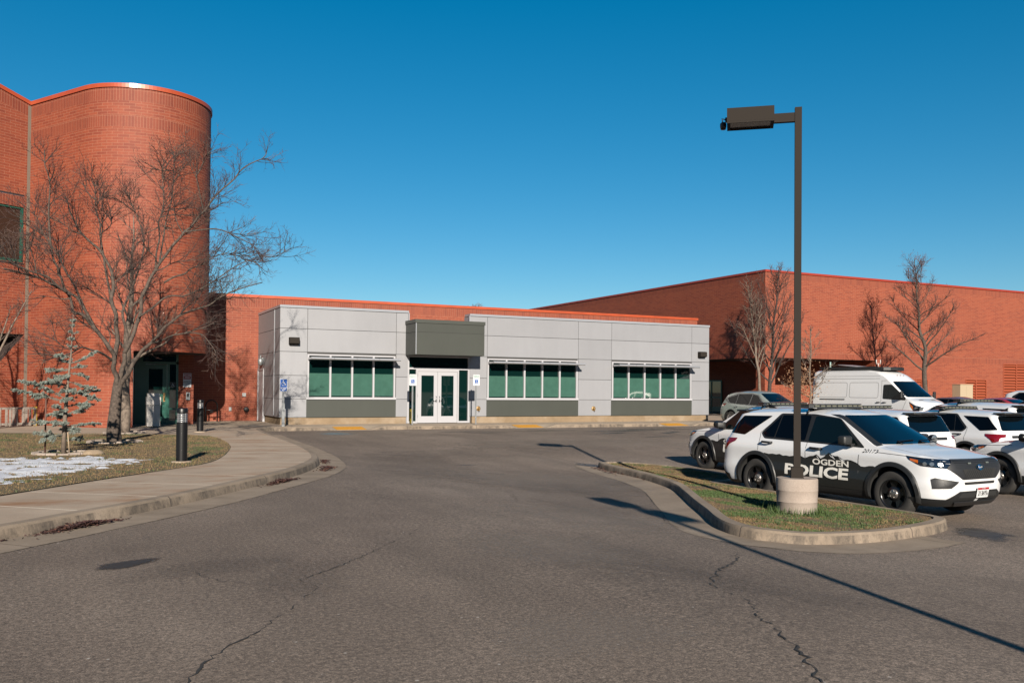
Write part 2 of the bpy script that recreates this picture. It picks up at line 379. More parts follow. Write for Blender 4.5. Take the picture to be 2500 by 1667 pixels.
# left kerb, gutter and walk
KL = smooth_path([(-12,.5),(-8,4.2),(-3,8.6),(-.67,10.95),(.02,11.75),(.75,12.55),(1.5,13.5),(2.45,14.85),(3.75,16.85),(4.72,19.1),(5.22,21.2),(5.5,23.3),(5.66,25.6),(5.78,29.0),(6.0,32.0),(6.25,33.7),(6.7,34.5),(7.4,34.62)])
flat = lambda x, y: 0.0
def kzL(x, y): return g(x, y)
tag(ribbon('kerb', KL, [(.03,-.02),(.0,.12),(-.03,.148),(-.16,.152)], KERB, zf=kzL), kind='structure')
tag(ribbon('gutter', KL[:int(len(KL)*.93)], [(.60,.004),(.03,.014)], GUT, zf=kzL, own=True), kind='structure')
tag(ribbon('pavement', KL, [(-.16,.150),(-.7,.152),(-1.3,.152),(-2.15,.152)], CONC, zf=kzL, own=True), kind='structure')
# slab round the buildings
SL = offset(KL, -1.7)
slab_poly = [(-30,.5)]+[(p.x, p.y) for p in SL if p.y < 33.5]+[(5.2,33.9),(6.2,34.9),(7.0,35.8),(60,35.8),(60,44.8),(-30,44.8)]
fill('slab', slab_poly, .145, CONS, 1.0, zf=lambda x, y: g(x, y)*(1 if y < 30 else 0), cat=None)
tag(bpy.data.objects['slab'], kind='structure')
# kerb strip in front of the grey building, dipping at three crossings
RAMPS = [9.93, 17.9, 25.7]
def ktop(x):
    z = .15
    for r in RAMPS:
        d = abs(x-r)
        z = min(z, .018+.132*ss((d-.62)/.75))
    return z
mb = MB(); xs = [6.6+i*.15 for i in range(int((60-6.6)/.15))]
for a, b in zip(xs[:-1], xs[1:]):
    def col(x):
        zt = ktop(x); y0 = 34.55
        return [(x, y0-.01, g(x,y0)-.03), (x, y0, zt-.025), (x, y0+.03, zt), (x, y0+.17, zt+.004), (x, 35.85, .151)]
    A, B = col(a), col(b)
    for k in range(4): mb.face([A[k], B[k], B[k+1], A[k+1]], 1 if k == 3 else 0, [(a, k*.1), (b, k*.1), (b, k*.1+.1), (a, k*.1+.1)], True)
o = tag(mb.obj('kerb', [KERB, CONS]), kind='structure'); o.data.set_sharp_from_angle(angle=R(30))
for i, r in enumerate(RAMPS):
    mb = MB(); nn = 12
    y0, y1 = 34.62, 35.35; zf = lambda y: ktop(r)+(y-34.72)/(35.85-34.72)*(.151-ktop(r))+.008
    mb.box(r-.6, r+.6, y0, y1, 0, .01, skip='b')
    for q in range(14):
        for s_ in range(8):
            cx, cy = r-.56+q*.0862, y0+.05+s_*.09; mb.lathe([(.022,.01),(.014,.016),(0.001,.017)], (cx, cy, 0), n=6)
    mb.v = [(x, y, z+zf(y)) for x, y, z in mb.v]
    o = mb.obj('tactile_pad', YEL)
    tag(o, ['yellow tactile pad in the kerb crossing below the first window', 'yellow tactile pad in the kerb crossing right of the double doors', 'yellow tactile pad in the kerb crossing nearest the parked cars'][i], 'tactile pad', 'yellow pads along the kerb')

# island
ISL = smooth_path([(12.5,20.3),(12.3,19.9),(12.12,19.2),(11.85,18.05),(11.55,16.7),(10.98,15.0),(10.35,13.8),(9.5,12.35),(8.83,11.2),(8.15,10.1),(7.83,9.4),(7.82,8.9),(8.13,8.6),(8.64,8.52),(9.84,8.64),(10.7,8.8),(11.34,8.98),(11.8,9.25),(12.02,9.7),(12.08,10.6),(12.1,12),(12.1,14.4),(12.3,15.2),(13.2,15.6),(13.8,16.4),(14.05,17.7),(13.98,19.0),(13.6,19.9),(13.0,20.35)], True)
ISL = offset(ISL, 0, True)
area = sum(ISL[i].x*ISL[(i+1) % len(ISL)].y-ISL[(i+1) % len(ISL)].x*ISL[i].y for i in range(len(ISL)))
if area < 0: ISL = ISL[::-1]
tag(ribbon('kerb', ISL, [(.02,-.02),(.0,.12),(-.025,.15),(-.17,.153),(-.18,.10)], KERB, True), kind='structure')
i0 = min(range(len(ISL)), key=lambda i: (ISL[i]-Vector((12.4,20.1))).length); i1 = min(range(len(ISL)), key=lambda i: (ISL[i]-Vector((11.0,8.9))).length)
seq = []; i = i0
while i != i1: seq.append(ISL[i]); i = (i+1) % len(ISL)
tag(ribbon('gutter', seq, [(.62,.004),(.01,.014)], GUT, own=True), kind='structure')
ISIN = offset(ISL, -.17, True)
VERGE = mat('verge_soil', (.105,.085,.032), .95, col2=(.17,.095,.045), vscale=1.6, bump=.6, bscale=60)
tag(fill('island_ground', [(p.x, p.y) for p in ISIN[::2]], .125, VERGE, .5, bumpz=.02), kind='structure')

# lawn
LAWN = smooth_path([(-16,2.5),(-9,6.0),(-4,10.4),(-.86,14.02),(-.39,14.7),(.57,16.05),(1.33,16.98),(1.97,17.85),(2.5,18.75),(3.0,20.45),(3.45,22.6),(3.68,24.1),(3.82,26.0),(3.78,28.4),(2.95,29.9),(1.05,30.5),(-2.3,32.6),(-9,34.0),(-16,34.5)], True, .5)
LAWNM = mat('lawn_turf', (.095,.085,.028), .95, col2=(.17,.105,.045), vscale=1.4, bump=.6, bscale=70)
tag(fill('lawn_ground', [(p.x, p.y) for p in LAWN], .160, LAWNM, .6, bumpz=.006, zf=lambda x, y: 0), kind='structure')
random.seed(4)
def inside(p, poly):
    c = False; j = len(poly)-1
    for i in range(len(poly)):
        a, b = poly[i], poly[j]
        if (a[1] > p[1]) != (b[1] > p[1]) and p[0] < (b[0]-a[0])*(p[1]-a[1])/(b[1]-a[1])+a[0]: c = not c
        j = i
    return c
def blades(name, poly, n, zf, hgt, m_, bbox, dens=None, bias=lambda x, y: 0):
    v = []; f = []; mi = []; k = 0; tries = 0
    pl = [(p.x, p.y) for p in poly[::2]]
    while k < n and tries < n*8:
        tries += 1
        x, y = random.uniform(bbox[0], bbox[1]), random.uniform(bbox[2], bbox[3])
        if dens and random.random() > dens(x, y): continue
        if not inside((x, y), pl): continue
        gr = noise.noise(Vector((x*.9, y*.9, 3)))+.5*noise.noise(Vector((x*3, y*3, 1)))
        h = hgt*random.uniform(.5, 1.3)*(1.25 if gr > 0 else .8); a = random.uniform(0, 6.28); wd = random.uniform(.004, .009); l = random.uniform(.1, .9)*h
        z = zf(x, y); b = len(v); dx, dy = math.cos(a), math.sin(a); a2 = random.uniform(0, 6.28)
        v += [(x-dy*wd, y+dx*wd, z), (x+dy*wd, y-dx*wd, z), (x+l*math.cos(a2), y+l*math.sin(a2), z+h)]
        f.append((b, b+1, b+2)); r = random.random(); mi.append(0 if gr+random.uniform(-.25,.25)+bias(x, y) > .02 else (1 if r < .7 else 2)); k += 1
    me = bpy.data.meshes.new(name); me.from_pydata(v, [], f)
    for q in m_: me.materials.append(q)
    me.polygons.foreach_set('material_index', mi)
    return tag(link(name, me), kind='stuff')
GB = [mat('grass_green', (.078,.098,.026), .8, var=.35, vscale=9), mat('grass_straw', (.25,.17,.075), .9, var=.3, vscale=9), mat('grass_brown', (.17,.095,.05), .9)]
GB2 = [mat('grass_fresh', (.065,.115,.022), .7, var=.35, vscale=9), GB[1], GB[2]]
tag(blades('grass', LAWN, 110000, lambda x, y: .155, .028, GB, (-6,4,13.5,31.5), bias=lambda x, y: -.22), 'short winter lawn, part green and part straw', 'grass')
def dI(x, y): return 1.0
def zI(x, y): return g(x, y)+.12
tag(blades('grass', ISIN, 80000, zI, .024, [GB2[0], GB[1], GB[2]], (7.9,14,8.7,20.2), bias=lambda x, y: .40*math.exp(-((x-10.2)**2+(y-11.4)**2)/6)-.2), 'green and straw grass on the kerbed island', 'grass')
# longer grass against the pole base
PX, PY = 10.2, 10.67
v = []; f = []
for k in range(600):
    a = random.uniform(0, 6.28); r_ = .31+abs(random.gauss(0, .09)); x, y = PX+r_*math.cos(a), PY+r_*math.sin(a); z = g(x, y)+.12; h = random.uniform(.05, .15)
    a2 = random.uniform(0, 6.28); l = random.uniform(.02, .1); b = len(v); wd = .006; cx, cy = math.cos(a2), math.sin(a2)
    v += [(x-cy*wd, y+cx*wd, z), (x+cy*wd, y-cx*wd, z), (x+cx*l, y+cy*l, z+h)]; f.append((b, b+1, b+2))
me = bpy.data.meshes.new('tall_grass'); me.from_pydata(v, [], f); me.materials.append(GB2[0]); tag(link('tall_grass', me), 'longer green grass round the concrete lamp base', 'grass', kind='stuff')

# snow patch: a lumpy sheet with ragged holes
SNOWM = mat('snow', (.80,.83,.90), .7, var=.04, vscale=5, bump=.5, bscale=35)
sp_ = smooth_path([(-8,22.3),(-1.33,21.5),(-.5,20.95),(.5,21.0),(1.55,19.6),(1.2,18.5),(.45,17.6),(.0,16.8),(-.45,15.9),(-.9,15.4),(-8,10.5)], True, .5)
spl = [(p.x, p.y) for p in sp_]
mb = MB(); st = .075; nx = int(10/st); ny = int(12/st)
def dist_in(x, y):
    return min((Vector((x, y))-p).length for p in sp_)
def sz(x, y):
    return .03*(noise.noise(Vector((x*2.2, y*2.2, 5)))*.7+.6*noise.noise(Vector((x*5, y*5, 2)))+.55*noise.noise(Vector((x*13, y*13, 2))))
cells = {}
for j in range(ny):
    for i in range(nx):
        x, y = -8+i*st, 10.5+j*st
        if not inside((x, y), spl): continue
        d = dist_in(x, y)
        th = .012-.022*min(1, d/.8)
        if sz(x, y) > th: cells[(i, j)] = 1
for (i, j) in cells:
    P = []
    for a, b in ((0,0),(1,0),(1,1),(0,1)):
        x, y = -8+(i+a)*st, 10.5+(j+b)*st
        edge = any((i+a-1+p, j+b-1+q) not in cells for p in (0,1) for q in (0,1))
        P.append((x, y, .160+(0.0 if edge else .022+sz(x, y)*.35)))
    mb.face(P, 0, None, True)
o = mb.obj('snow', SNOWM, recalc=True); tag(o, 'thin ragged patch of melting snow on the lawn', 'snow', kind='stuff')

# cracks, oil and damp patches in the asphalt
def strip(name, pts, w0, m_, jit=.05, dz=.006, seed=1, kind='structure'):
    rnd = random.Random(seed); P = smooth_path(pts, False, .055); mb = MB(); L = []
    for i, p in enumerate(P):
        t = (P[min(i+1, len(P)-1)]-P[max(i-1, 0)]).normalized(); n_ = Vector((t.y, -t.x)); q = p+n_*rnd.uniform(-jit, jit); wd = .75*w0*max(.0, rnd.uniform(-.1, 1.0)+.35*math.sin(i*.11))
        L.append((q-n_*wd*.5, q+n_*wd*.5))
    for (a, b), (c, d) in zip(L[:-1], L[1:]): mb.face([(q.x, q.y, g(q.x, q.y)+dz) for q in (a, b, d, c)])
    return tag(mb.obj(name, m_), kind=kind)
strip('asphalt_crack', [(.45,4.7),(.6,5.33),(.83,5.82),(1.14,6.23),(1.4,6.63),(1.83,7.39),(1.8,7.74),(2.25,8.2),(3.11,9.25),(3.68,10.0)], .022, CRACK, .025, seed=3)
strip('asphalt_crack', [(1.84,9.85),(2.47,9.38),(2.9,8.9),(3.0,9.1)], .008, CRACK, .03, seed=4)
strip('asphalt_crack', [(3.7,3.5),(3.86,3.83),(4.14,4.25),(4.39,4.71),(4.67,5.29),(4.93,5.68),(5.05,6.27),(5.63,6.93),(6.23,7.39),(6.69,7.94)], .026, CRACK, .03, seed=5)
strip('asphalt_crack', [(12.0,9.75),(12.25,9.1),(12.3,8.4),(13.2,7.7),(15,7.4),(18,7.6)], .03, CRACK, .02, seed=6)
strip('asphalt_crack', [(12.6,20.7),(12.5,23),(12.3,27.8),(12.0,31)], .03, CRACK, .03, seed=7)
GIo = offset(seq, .635)
strip('asphalt_crack', [(p.x, p.y) for p in GIo[::5]], .016, CRACK, .010, seed=8)
strip('asphalt_crack', [(14,22.2),(17,22.5),(21,22.9),(26,24)], .02, CRACK, .04, seed=10)
GLo = offset(KL, .605)
strip('asphalt_crack', [(p.x, p.y) for p in GLo[30:-12:6]], .014, CRACK, .01, seed=11)
def soft(name, col, seed, dens=1.0, edge=.55, rough=.7):
    mt = bpy.data.materials.new(name); mt.use_nodes = True; n, p = nodes(mt); p.inputs['Base Color'].default_value = (*col, 1); p.inputs['Roughness'].default_value = rough
    tc = N(n, 'ShaderNodeTexCoord'); ln = N(n, 'ShaderNodeVectorMath', operation='LENGTH'); n.links.new(tc.outputs['UV'], ln.inputs[0])
    nz = noisev(n, 2.2, 7, .72); a = N(n, 'ShaderNodeMath', operation='MULTIPLY_ADD'); n.links.new(nz, a.inputs[0]); a.inputs[1].default_value = -1.7; n.links.new(ln.outputs['Value'], a.inputs[2])
    al = ramp(n, a.outputs[0], [(0, dens), (edge-.55, dens), (min(.99, edge-.2), 0.)]) if False else None
    mr = N(n, 'ShaderNodeMapRange'); n.links.new(a.outputs[0], mr.inputs[0]); mr.inputs[1].default_value = -.45; mr.inputs[2].default_value = .05; mr.inputs[3].default_value = dens; mr.inputs[4].default_value = 0; mr.interpolation_type = 'SMOOTHSTEP'
    n.links.new(mr.outputs[0], p.inputs['Alpha']); return mt
def blotch(name, c, rx, ry, rot, m_, seed=0, dz=.006, rag=0):
    mb = MB(); nr = 24
    rx *= 1.35; ry *= 1.35
    pts = []
    for k in range(nr): a = k*2*math.pi/nr; x, y = rx*math.cos(a), ry*math.sin(a); pts.append((c[0]+x*math.cos(rot)-y*math.sin(rot), c[1]+x*math.sin(rot)+y*math.cos(rot), math.cos(a), math.sin(a)))
    C_ = (c[0], c[1], g(*c)+dz)
    for k in range(nr):
        a, b = pts[k], pts[(k+1) % nr]; mb.face([C_, (a[0],a[1],g(a[0],a[1])+dz), (b[0],b[1],g(b[0],b[1])+dz)], 0, [(0,0),(a[2],a[3]),(b[2],b[3])])
    return tag(mb.obj(name, m_), kind='structure')
OIL = soft('oil_stain', (.018,.016,.015), 1, .88); WETS = soft('damp_asphalt_soft', (.030,.026,.024), 2, .8, rough=.45); BLUEP = soft('faded_blue_paint', (.10,.20,.26), 3, .35)
blotch('oil_stain', (.5,9.08), .34, .15, R(35), OIL, 1)
blotch('damp_patch', (11.85,8.7), .75, .35, R(40), WETS, 2); blotch('damp_patch', (12.55,20.75), .35, .6, R(10), WETS, 5)
for i, (x, y, a, b, r_) in enumerate([(14.3,31.3,.9,.2,0),(20.5,31.2,1.9,.45,.1),(17.5,32.1,1.6,.25,0),(19,29.8,.9,.25,.3),(22.5,32.3,1.5,.28,.1),(21.6,29.6,.7,.22,.5),(24.6,31.8,1.4,.2,0),(20,28.0,.8,.1,.1),(13.6,32.2,1.0,.22,0),(9,21,.3,.06,.2)]):
    blotch('damp_patch', (x, y), a, b, r_, WETS, i+11)
WORN = soft('worn_asphalt', (.035,.029,.025), 4, .11); PALE = soft('pale_asphalt', (.17,.14,.115), 5, .25)
for i, (x, y, a, b, r_) in enumerate([(5.3,6.4,.35,1.6,.5),(1.9,7.9,.4,.9,-.3),(1.2,8.6,.9,.35,.3),(8.2,14,1.1,3.5,-.35),(10.5,24,3,1.2,.2),(7.5,20,1.2,4,-.2)]): blotch('worn_patch', (x, y), a, b, r_, WORN, dz=.003+i*.0005)
for i, (x, y, a, b, r_) in enumerate([(4.6,8.4,.9,1.2,.2),(3.2,5.2,.8,.5,.1),(6.5,11,1.0,1.6,.1),(9,17,2,2.5,.2),(16,26,5,1.5,0)]): blotch('pale_patch', (x, y), a, b, r_, PALE, dz=.0065+i*.0004)
strip('asphalt_crack', [(1.83,7.39),(1.2,7.9),(.9,8.6),(.2,8.9)], .008, CRACK, .03, seed=22)
strip('asphalt_crack', [(5.63,6.93),(6.3,6.6),(7.4,6.7),(8.8,6.2)], .009, CRACK, .03, seed=23); strip('asphalt_crack', [(6.5,13),(7.2,15.2),(7.0,17.5),(8.2,20.5),(8.0,24)], .013, CRACK, .05, seed=24)
strip('asphalt_crack', [(3.68,10.0),(4.8,10.9),(5.4,12.2),(7.0,13.2)], .008, CRACK, .04, seed=25); strip('asphalt_crack', [(8.8,24.5),(12.3,25.2),(16,24.4),(20,25)], .02, CRACK, .05, seed=26)
blotch('parking_marking', (8.6,32.0), .6, .8, 0, BLUEP, 31)


# leaf litter in the gutters
LEAF = [mat('dry_leaf_dark', (.055,.016,.012), .8), mat('dry_leaf', (.13,.05,.028), .8)]
def litter(c, n, sx, sy, rot, hz=.03, seed=0):
    rnd = random.Random(seed); mb = MB()
    for k in range(n):
        x, y = rnd.gauss(0, sx), rnd.gauss(0, sy); px, py = c[0]+x*math.cos(rot)-y*math.sin(rot), c[1]+x*math.sin(rot)+y*math.cos(rot)
        s_ = rnd.uniform(.012, .028); a = rnd.uniform(0, 6.28); z = g(px, py)+.02+rnd.random()*hz*math.exp(-(x/sx)**2/2)
        q = [Vector((math.cos(a+t)*s_*e, math.sin(a+t)*s_*e, rnd.uniform(-.012, .012))) for t, e in ((0,1.3),(1.4,.7),(3.1,1.2),(4.6,.7))]
        mb.face([(px+w_.x, py+w_.y, z+w_.z) for w_ in q], 0 if rnd.random() < .75 else 1)
    o = mb.obj('leaf_litter', LEAF); return tag(o, kind='stuff')
litter((.13,11.62), 700, .27, .05, R(46), .05, 1); litter((3.28,15.75), 420, .3, .05, R(55), .05, 2); litter((4.75,18.35), 260, .3, .06, R(68), .05, 3)
litter((5.2,20.3), 160, .3, .05, R(78), .04, 4); litter((12.28,19.6), 160, .25, .05, R(-105), .04, 5); litter((11.98,18.4), 180, .3, .06, R(-105), .04, 6); litter((11.7,17.0), 130, .3, .06, R(-105), .04, 7)
litter((11.9,19.1), 90, .6, .05, R(-105), .02, 8); litter((9.5,11.7), 40, .4, .12, R(60), .02, 9); litter((-.35,11.2), 40, .5, .1, R(46), .01, 10)

# ------------------------------------------------------------------ brick buildings
def wallface(mb, p0, p1, z0, z1, holes=(), mi=0, u0=0, sold=.42, smi=1, top_sold=True, extra_sold=()):
    """vertical wall from p0 to p1 (outside on the right-hand side seen from p0 to p1), holes in (s0,s1,z0,z1)"""
    p0 = Vector(p0); p1 = Vector(p1); L = (p1-p0).length; d = (p1-p0)/L
    zs = {z0, z1}; us = {0, L}; bands = list(extra_sold)
    if top_sold: bands.append((z1-sold, z1))
    for a, b, c, e in holes: us |= {max(0, a), min(L, b)}; zs |= {c, e}
    for a, b in bands: zs |= {a, b}
    zs = sorted(z for z in zs if z0-1e-6 <= z <= z1+1e-6); us = sorted(us)
    for i in range(len(us)-1):
        for j in range(len(zs)-1):
            a, b, c, e = us[i], us[i+1], zs[j], zs[j+1]
            if b-a < 1e-5 or e-c < 1e-5: continue
            mu, mz = (a+b)/2, (c+e)/2
            if any(h[0] < mu < h[1] and h[2] < mz < h[3] for h in holes): continue
            so_ = None
            for bnd in bands:
                if bnd[0] < mz < bnd[1]: so_ = bnd
            A, B = p0+d*a, p0+d*b; off = -so_[0] if so_ else 0
            mb.face([(A.x,A.y,c),(B.x,B.y,c),(B.x,B.y,e),(A.x,A.y,e)], smi if so_ else mi, [(u0+a,c+off),(u0+b,c+off),(u0+b,e+off),(u0+a,e+off)])

# low brick block behind the grey building
low = thing('brick_building', 'low orange brick block with orange coping behind the grey entrance building', 'building', (17,41.7,0))
def rel(o, parent): o.location = -parent.location; return o
LX0, LX1, LY, LZ = 3.2, 32.25, 41.7, 5.72
mb = MB()
wallface(mb, (LX0,LY), (LX1,LY), .1, LZ); wallface(mb, (LX1,LY), (LX1,62), .1, LZ); wallface(mb, (LX0,62), (LX0,LY), .1, LZ)
rel(mb.obj('wall', [BR, BS], low), low)
mb = MB(); mb.box(LX0, LX1, LY+.2, 62, LZ-.35, LZ-.3); rel(mb.obj('roof', DKR, low), low)
mb = MB(); mb.box(LX0, LX1+.04, LY-.05, LY+.3, LZ, LZ+.13); mb.box(LX1-.3, LX1+.05, LY+.3, 62, LZ, LZ+.13); rel(bevel(mb.obj('coping', ORC, low), .01), low)
# things on that wall
def wall_box(name, label, cat, x, y, z, sx, sz, dy, m_, **k):
    mb = MB(); mb.box(-sx/2, sx/2, -dy, 0, -sz/2, sz/2); o = bevel(mb.obj(name, m_), .008); o.location = (x, y, z); return tag(o, label, cat)
wall_box('junction_box', 'small grey square box on the lit brick wall above the hose reel', 'junction box', 6.95, 41.698, 1.32, .16, .16, .06, GALV)
wall_box('outlet_box', 'small pale electrical outlet low on the shaded brick wall', 'outlet', 6.35, 41.698, .68, .11, .17, .05, GALV)
mb = MB(); mb.lathe([(.02,-.13),(.15,-.13),(.16,-.1),(.10,-.09),(.10,-.03),(.16,-.02),(.16,.0)], (0,0,0), 'y', 24, 0)
mb.tube([(.12*math.cos(t), -.07, -.02+.14*math.sin(t)) for t in [i*.35 for i in range(38)]], .016, 6, 0); mb.tube([(.1,-.1,-.05),(.05,-.1,-.25),(-.06,-.1,-.2)], .014, 6)
o = mb.obj('hose_reel', BLKM); o.scale = (.72,.8,.72); o.location = (7.05, 41.695, .66); tag(o, 'round black hose reel on the brick wall left of the grey building', 'hose reel')

# big brick hall on the right, with a recessed ground floor at its corner
hall = thing('brick_hall', 'tall windowless brick hall with red coping and a recessed corner behind the parked vans', 'building', (40.14,44.87,0))
HX, HY, HZ, SF = 40.14, 44.87, 9.42, 3.88
mb = MB()
Lx = 50
louv = [(54.0-HX,55.3-HX,.9,2.66),(59.26-HX,61.62-HX,.7,2.72),(63.52-HX,66.6-HX,.5,3.95)]
wallface(mb, (HX,HY), (HX+Lx,HY), .1, HZ, [(.85,9.85,0,SF)]+louv, sold=.42, extra_sold=[(SF,SF+.42)])
wallface(mb, (HX,HY+50), (HX,HY), .1, HZ, [(20,49.15,0,SF)], extra_sold=[(SF,SF+.42)])
wallface(mb, (HX+.85,HY), (HX+.85,HY+.85), .1, SF, top_sold=False); wallface(mb, (HX+.85,HY+.85), (HX,HY+.85), .1, SF, top_sold=False)
wallface(mb, (HX+9.85,HY+4), (HX+9.85,HY), .1, SF, top_sold=False)
wallface(mb, (43.5,49), (HX+9.85,49), .1, SF, top_sold=False); wallface(mb, (43.5,75), (43.5,49), .1, SF, [(19.4,21.8,0,2.5)], top_sold=False)
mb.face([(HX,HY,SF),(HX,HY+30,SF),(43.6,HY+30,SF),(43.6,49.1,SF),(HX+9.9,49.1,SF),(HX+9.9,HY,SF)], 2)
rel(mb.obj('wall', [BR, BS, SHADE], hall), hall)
mb = MB(); mb.box(HX-.05, HX+Lx, HY-.06, HY+.35, HZ, HZ+.14); mb.box(HX-.05, HX+.35, HY+.35, HY+50, HZ, HZ+.14); rel(bevel(mb.obj('coping', REDC, hall), .01), hall)
mb = MB(); mb.box(HX+.1, HX+Lx, HY+.2, HY+50, HZ-.3, HZ-.25); rel(mb.obj('roof', DKR, hall), hall)
for a, b, c, e in louv:
    mb = MB(); x0, x1 = a+HX, b+HX; fr = .07
    for q in ((x0,x0+fr,c,e),(x1-fr,x1,c,e),(x0+fr,x1-fr,e-fr,e),(x0+fr,x1-fr,c,c+fr)): mb.box(q[0], q[1], HY-.03, HY+.15, q[2], q[3])
    nb = 2; step = (x1-x0)/nb
    for k in range(1, nb): mb.box(x0+k*step-.04, x0+k*step+.04, HY-.028, HY+.14, c+fr, e-fr)
    z = c+fr+.02
    while z < e-fr-.1:
        for k in range(nb):
            xa, xb = x0+k*step+(fr if k == 0 else .042), x0+(k+1)*step-(fr if k == nb-1 else .042)
            mb.face([(xa,HY-.02,z),(xb,HY-.02,z),(xb,HY+.12,z+.17),(xa,HY+.12,z+.17)]); mb.face([(xa,HY-.02,z+.0),(xa,HY+.0,z-.02),(xb,HY+.0,z-.02),(xb,HY-.02,z)])
        z += .21
    mb.face([(x0,HY+.16,c),(x1,HY+.16,c),(x1,HY+.16,e),(x0,HY+.16,e)], 1)
    rel(mb.obj('louver', [LOUV, SHADE], hall), hall)
dr = MB(); X = 43.47
for y0, y1, z0, z1 in ((53.2,55.6,2.4,2.5),(53.2,53.3,.15,2.4),(55.5,55.6,.15,2.4),(54.35,54.45,.15,2.4),(53.3,55.5,.15,.5),(53.3,55.5,1.15,1.25)): dr.box(X-.05, X+.05, y0, y1, z0, z1)
rel(dr.obj('door', GRN, hall), hall); d_ = [o for o in bpy.data.objects if o.name == 'door'][-1]
dr = MB(); dr.box(X-.012, X+.01, 53.3, 55.5, .5, 2.4); go = dr.obj('pane', GLD, d_)
mb = MB(); mb.box(43.38, 43.40, 54.7, 55.0, 1.25, 1.75); o = mb.obj('notice', SIGNW); tag(o, 'small white paper notice on the dark green door at the right', 'notice')
mb = MB(); mb.box(57.85, 59.2, 44.2, 44.86, .15, 2.28); mb.box(57.83, 59.22, 44.17, 44.86, 2.28, 2.33); mb.box(58.5, 58.52, 44.19, 44.21, .3, 2.2)
tag(bevel(mb.obj('utility_cabinet', CREAM), .02), 'cream utility cabinet against the brick hall between two louvers', 'cabinet')

# tower with the rounded corner, and the left wing
tw = thing('brick_tower', 'tall rounded orange brick tower with a soldier course band and a recessed green door', 'building', (1.4,35.3,0))
J = Vector((-1.6,39.5)); CC = Vector((2.36,37.83)); TR = 2.50; TZ = 12.55; SO = 2.95
arc = [213+i*3 for i in range(int((360+57-213)/3)+1)]
pts = [(J, 0)]; u = 0; P_ = [J]+[CC+Vector((math.cos(R(a)), math.sin(R(a))))*TR for a in arc]; P_.append(Vector((P_[-1].x-.9, 43)))
mb = MB(); soff = [v_ for v_ in P_]; iopen = 1+min(range(len(arc)), key=lambda i: abs(arc[i]-261))
U_ = [0]
for a, b in zip(P_[:-1], P_[1:]): U_.append(U_[-1]+(b-a).length)
for i in range(len(P_)-1):
    a, b = P_[i], P_[i+1]
    zb = .1 if i < iopen else SO
    for z0, z1, mi in ((zb,11.1,0),(11.1,11.52,1),(11.52,TZ-.5,0),(TZ-.5,TZ,1)):
        off = -z0 if mi else 0
        mb.face([(a.x,a.y,z0),(b.x,b.y,z0),(b.x,b.y,z1),(a.x,a.y,z1)], mi, [(U_[i],z0+off),(U_[i+1],z0+off),(U_[i+1],z1+off),(U_[i],z1+off)])
pc = P_[iopen]
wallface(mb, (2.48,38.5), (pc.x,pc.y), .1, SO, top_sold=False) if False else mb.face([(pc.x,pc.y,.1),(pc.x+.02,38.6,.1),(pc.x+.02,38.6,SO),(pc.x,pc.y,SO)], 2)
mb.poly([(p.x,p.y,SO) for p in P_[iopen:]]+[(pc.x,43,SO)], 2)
# pier beside the door and the wall behind
wallface(mb, (3.83,38.5), (4.42,38.5), .1, SO, top_sold=False); wallface(mb, (4.42,38.5), (4.42,42), .1, SO, top_sold=False)
# left wing wall
D2 = Vector((-.839,-.545)); LW = 9.0
def lw(s, z, o=0): p = J+D2*s+Vector((-.545,.839))*(-o); return (p.x, p.y, z)
NRM = Vector((D2.y,-D2.x)) 
if NRM.dot(-J) < 0: NRM = -NRM
def lw(s, z, o=0): p = J+D2*s+NRM*o; return (p.x, p.y, z)
def lpoly(pl, mi, o=0, soldz=None):
    for t in tessellate_polygon([[Vector((a, b, 0)) for a, b in pl]]):
        q = [pl[k] for k in t]; mb.face([lw(a, b, o) for a, b in q], mi, [(a, b-(soldz or 0)) for a, b in q])
rz = lambda s: TZ+.27*s
lpoly([(0,.1),(LW,.1),(LW,.3),(2.95,.3),(.13,3.62),(0,3.62)], 0)
for a, b, c, e, mi, so_ in ((0,.22,3.62,9.0,0,None),(.22,5,3.62,3.9,1,3.62),(.22,5,3.9,6.38,0,None),(.22,5,8.52,8.94,1,8.52),(5,LW,3.62,9.0,0,None)):
    mb.face([lw(a,c),lw(b,c),lw(b,e),lw(a,e)], mi, [(a,c-(so_ or 0)),(b,c-(so_ or 0)),(b,e-(so_ or 0)),(a,e-(so_ or 0))])
mb.face([lw(0,9.0),lw(LW,9.0),lw(LW,rz(LW)-.5),lw(0,rz(0)-.5)], 0, [(0,9),(LW,9),(LW,rz(LW)-.5),(0,rz(0)-.5)])
mb.face([lw(0,rz(0)-.5),lw(LW,rz(LW)-.5),lw(LW,rz(LW)),lw(0,rz(0))], 1, [(0,0),(LW,0),(LW,.5),(0,.5)])
# recess behind the slanted opening, and reveals
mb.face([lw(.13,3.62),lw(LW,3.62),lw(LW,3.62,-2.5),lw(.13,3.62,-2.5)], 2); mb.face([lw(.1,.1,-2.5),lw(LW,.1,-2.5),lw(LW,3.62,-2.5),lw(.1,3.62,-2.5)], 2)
mb.face([lw(.13,3.62),lw(2.95,.3),lw(2.95,.3,-2.5),lw(.13,3.62,-2.5)], 2)  # sloped reveal catches the sun; the dark colour paints shade onto it
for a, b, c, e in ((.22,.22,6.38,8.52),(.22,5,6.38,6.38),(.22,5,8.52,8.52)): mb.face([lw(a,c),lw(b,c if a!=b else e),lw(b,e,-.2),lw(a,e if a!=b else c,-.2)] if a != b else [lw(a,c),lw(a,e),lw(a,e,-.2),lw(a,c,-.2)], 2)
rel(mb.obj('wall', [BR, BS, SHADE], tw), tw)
mb = MB()
for a, b in zip(P_[:-1], P_[1:]):
    def out(p, q):
        return p
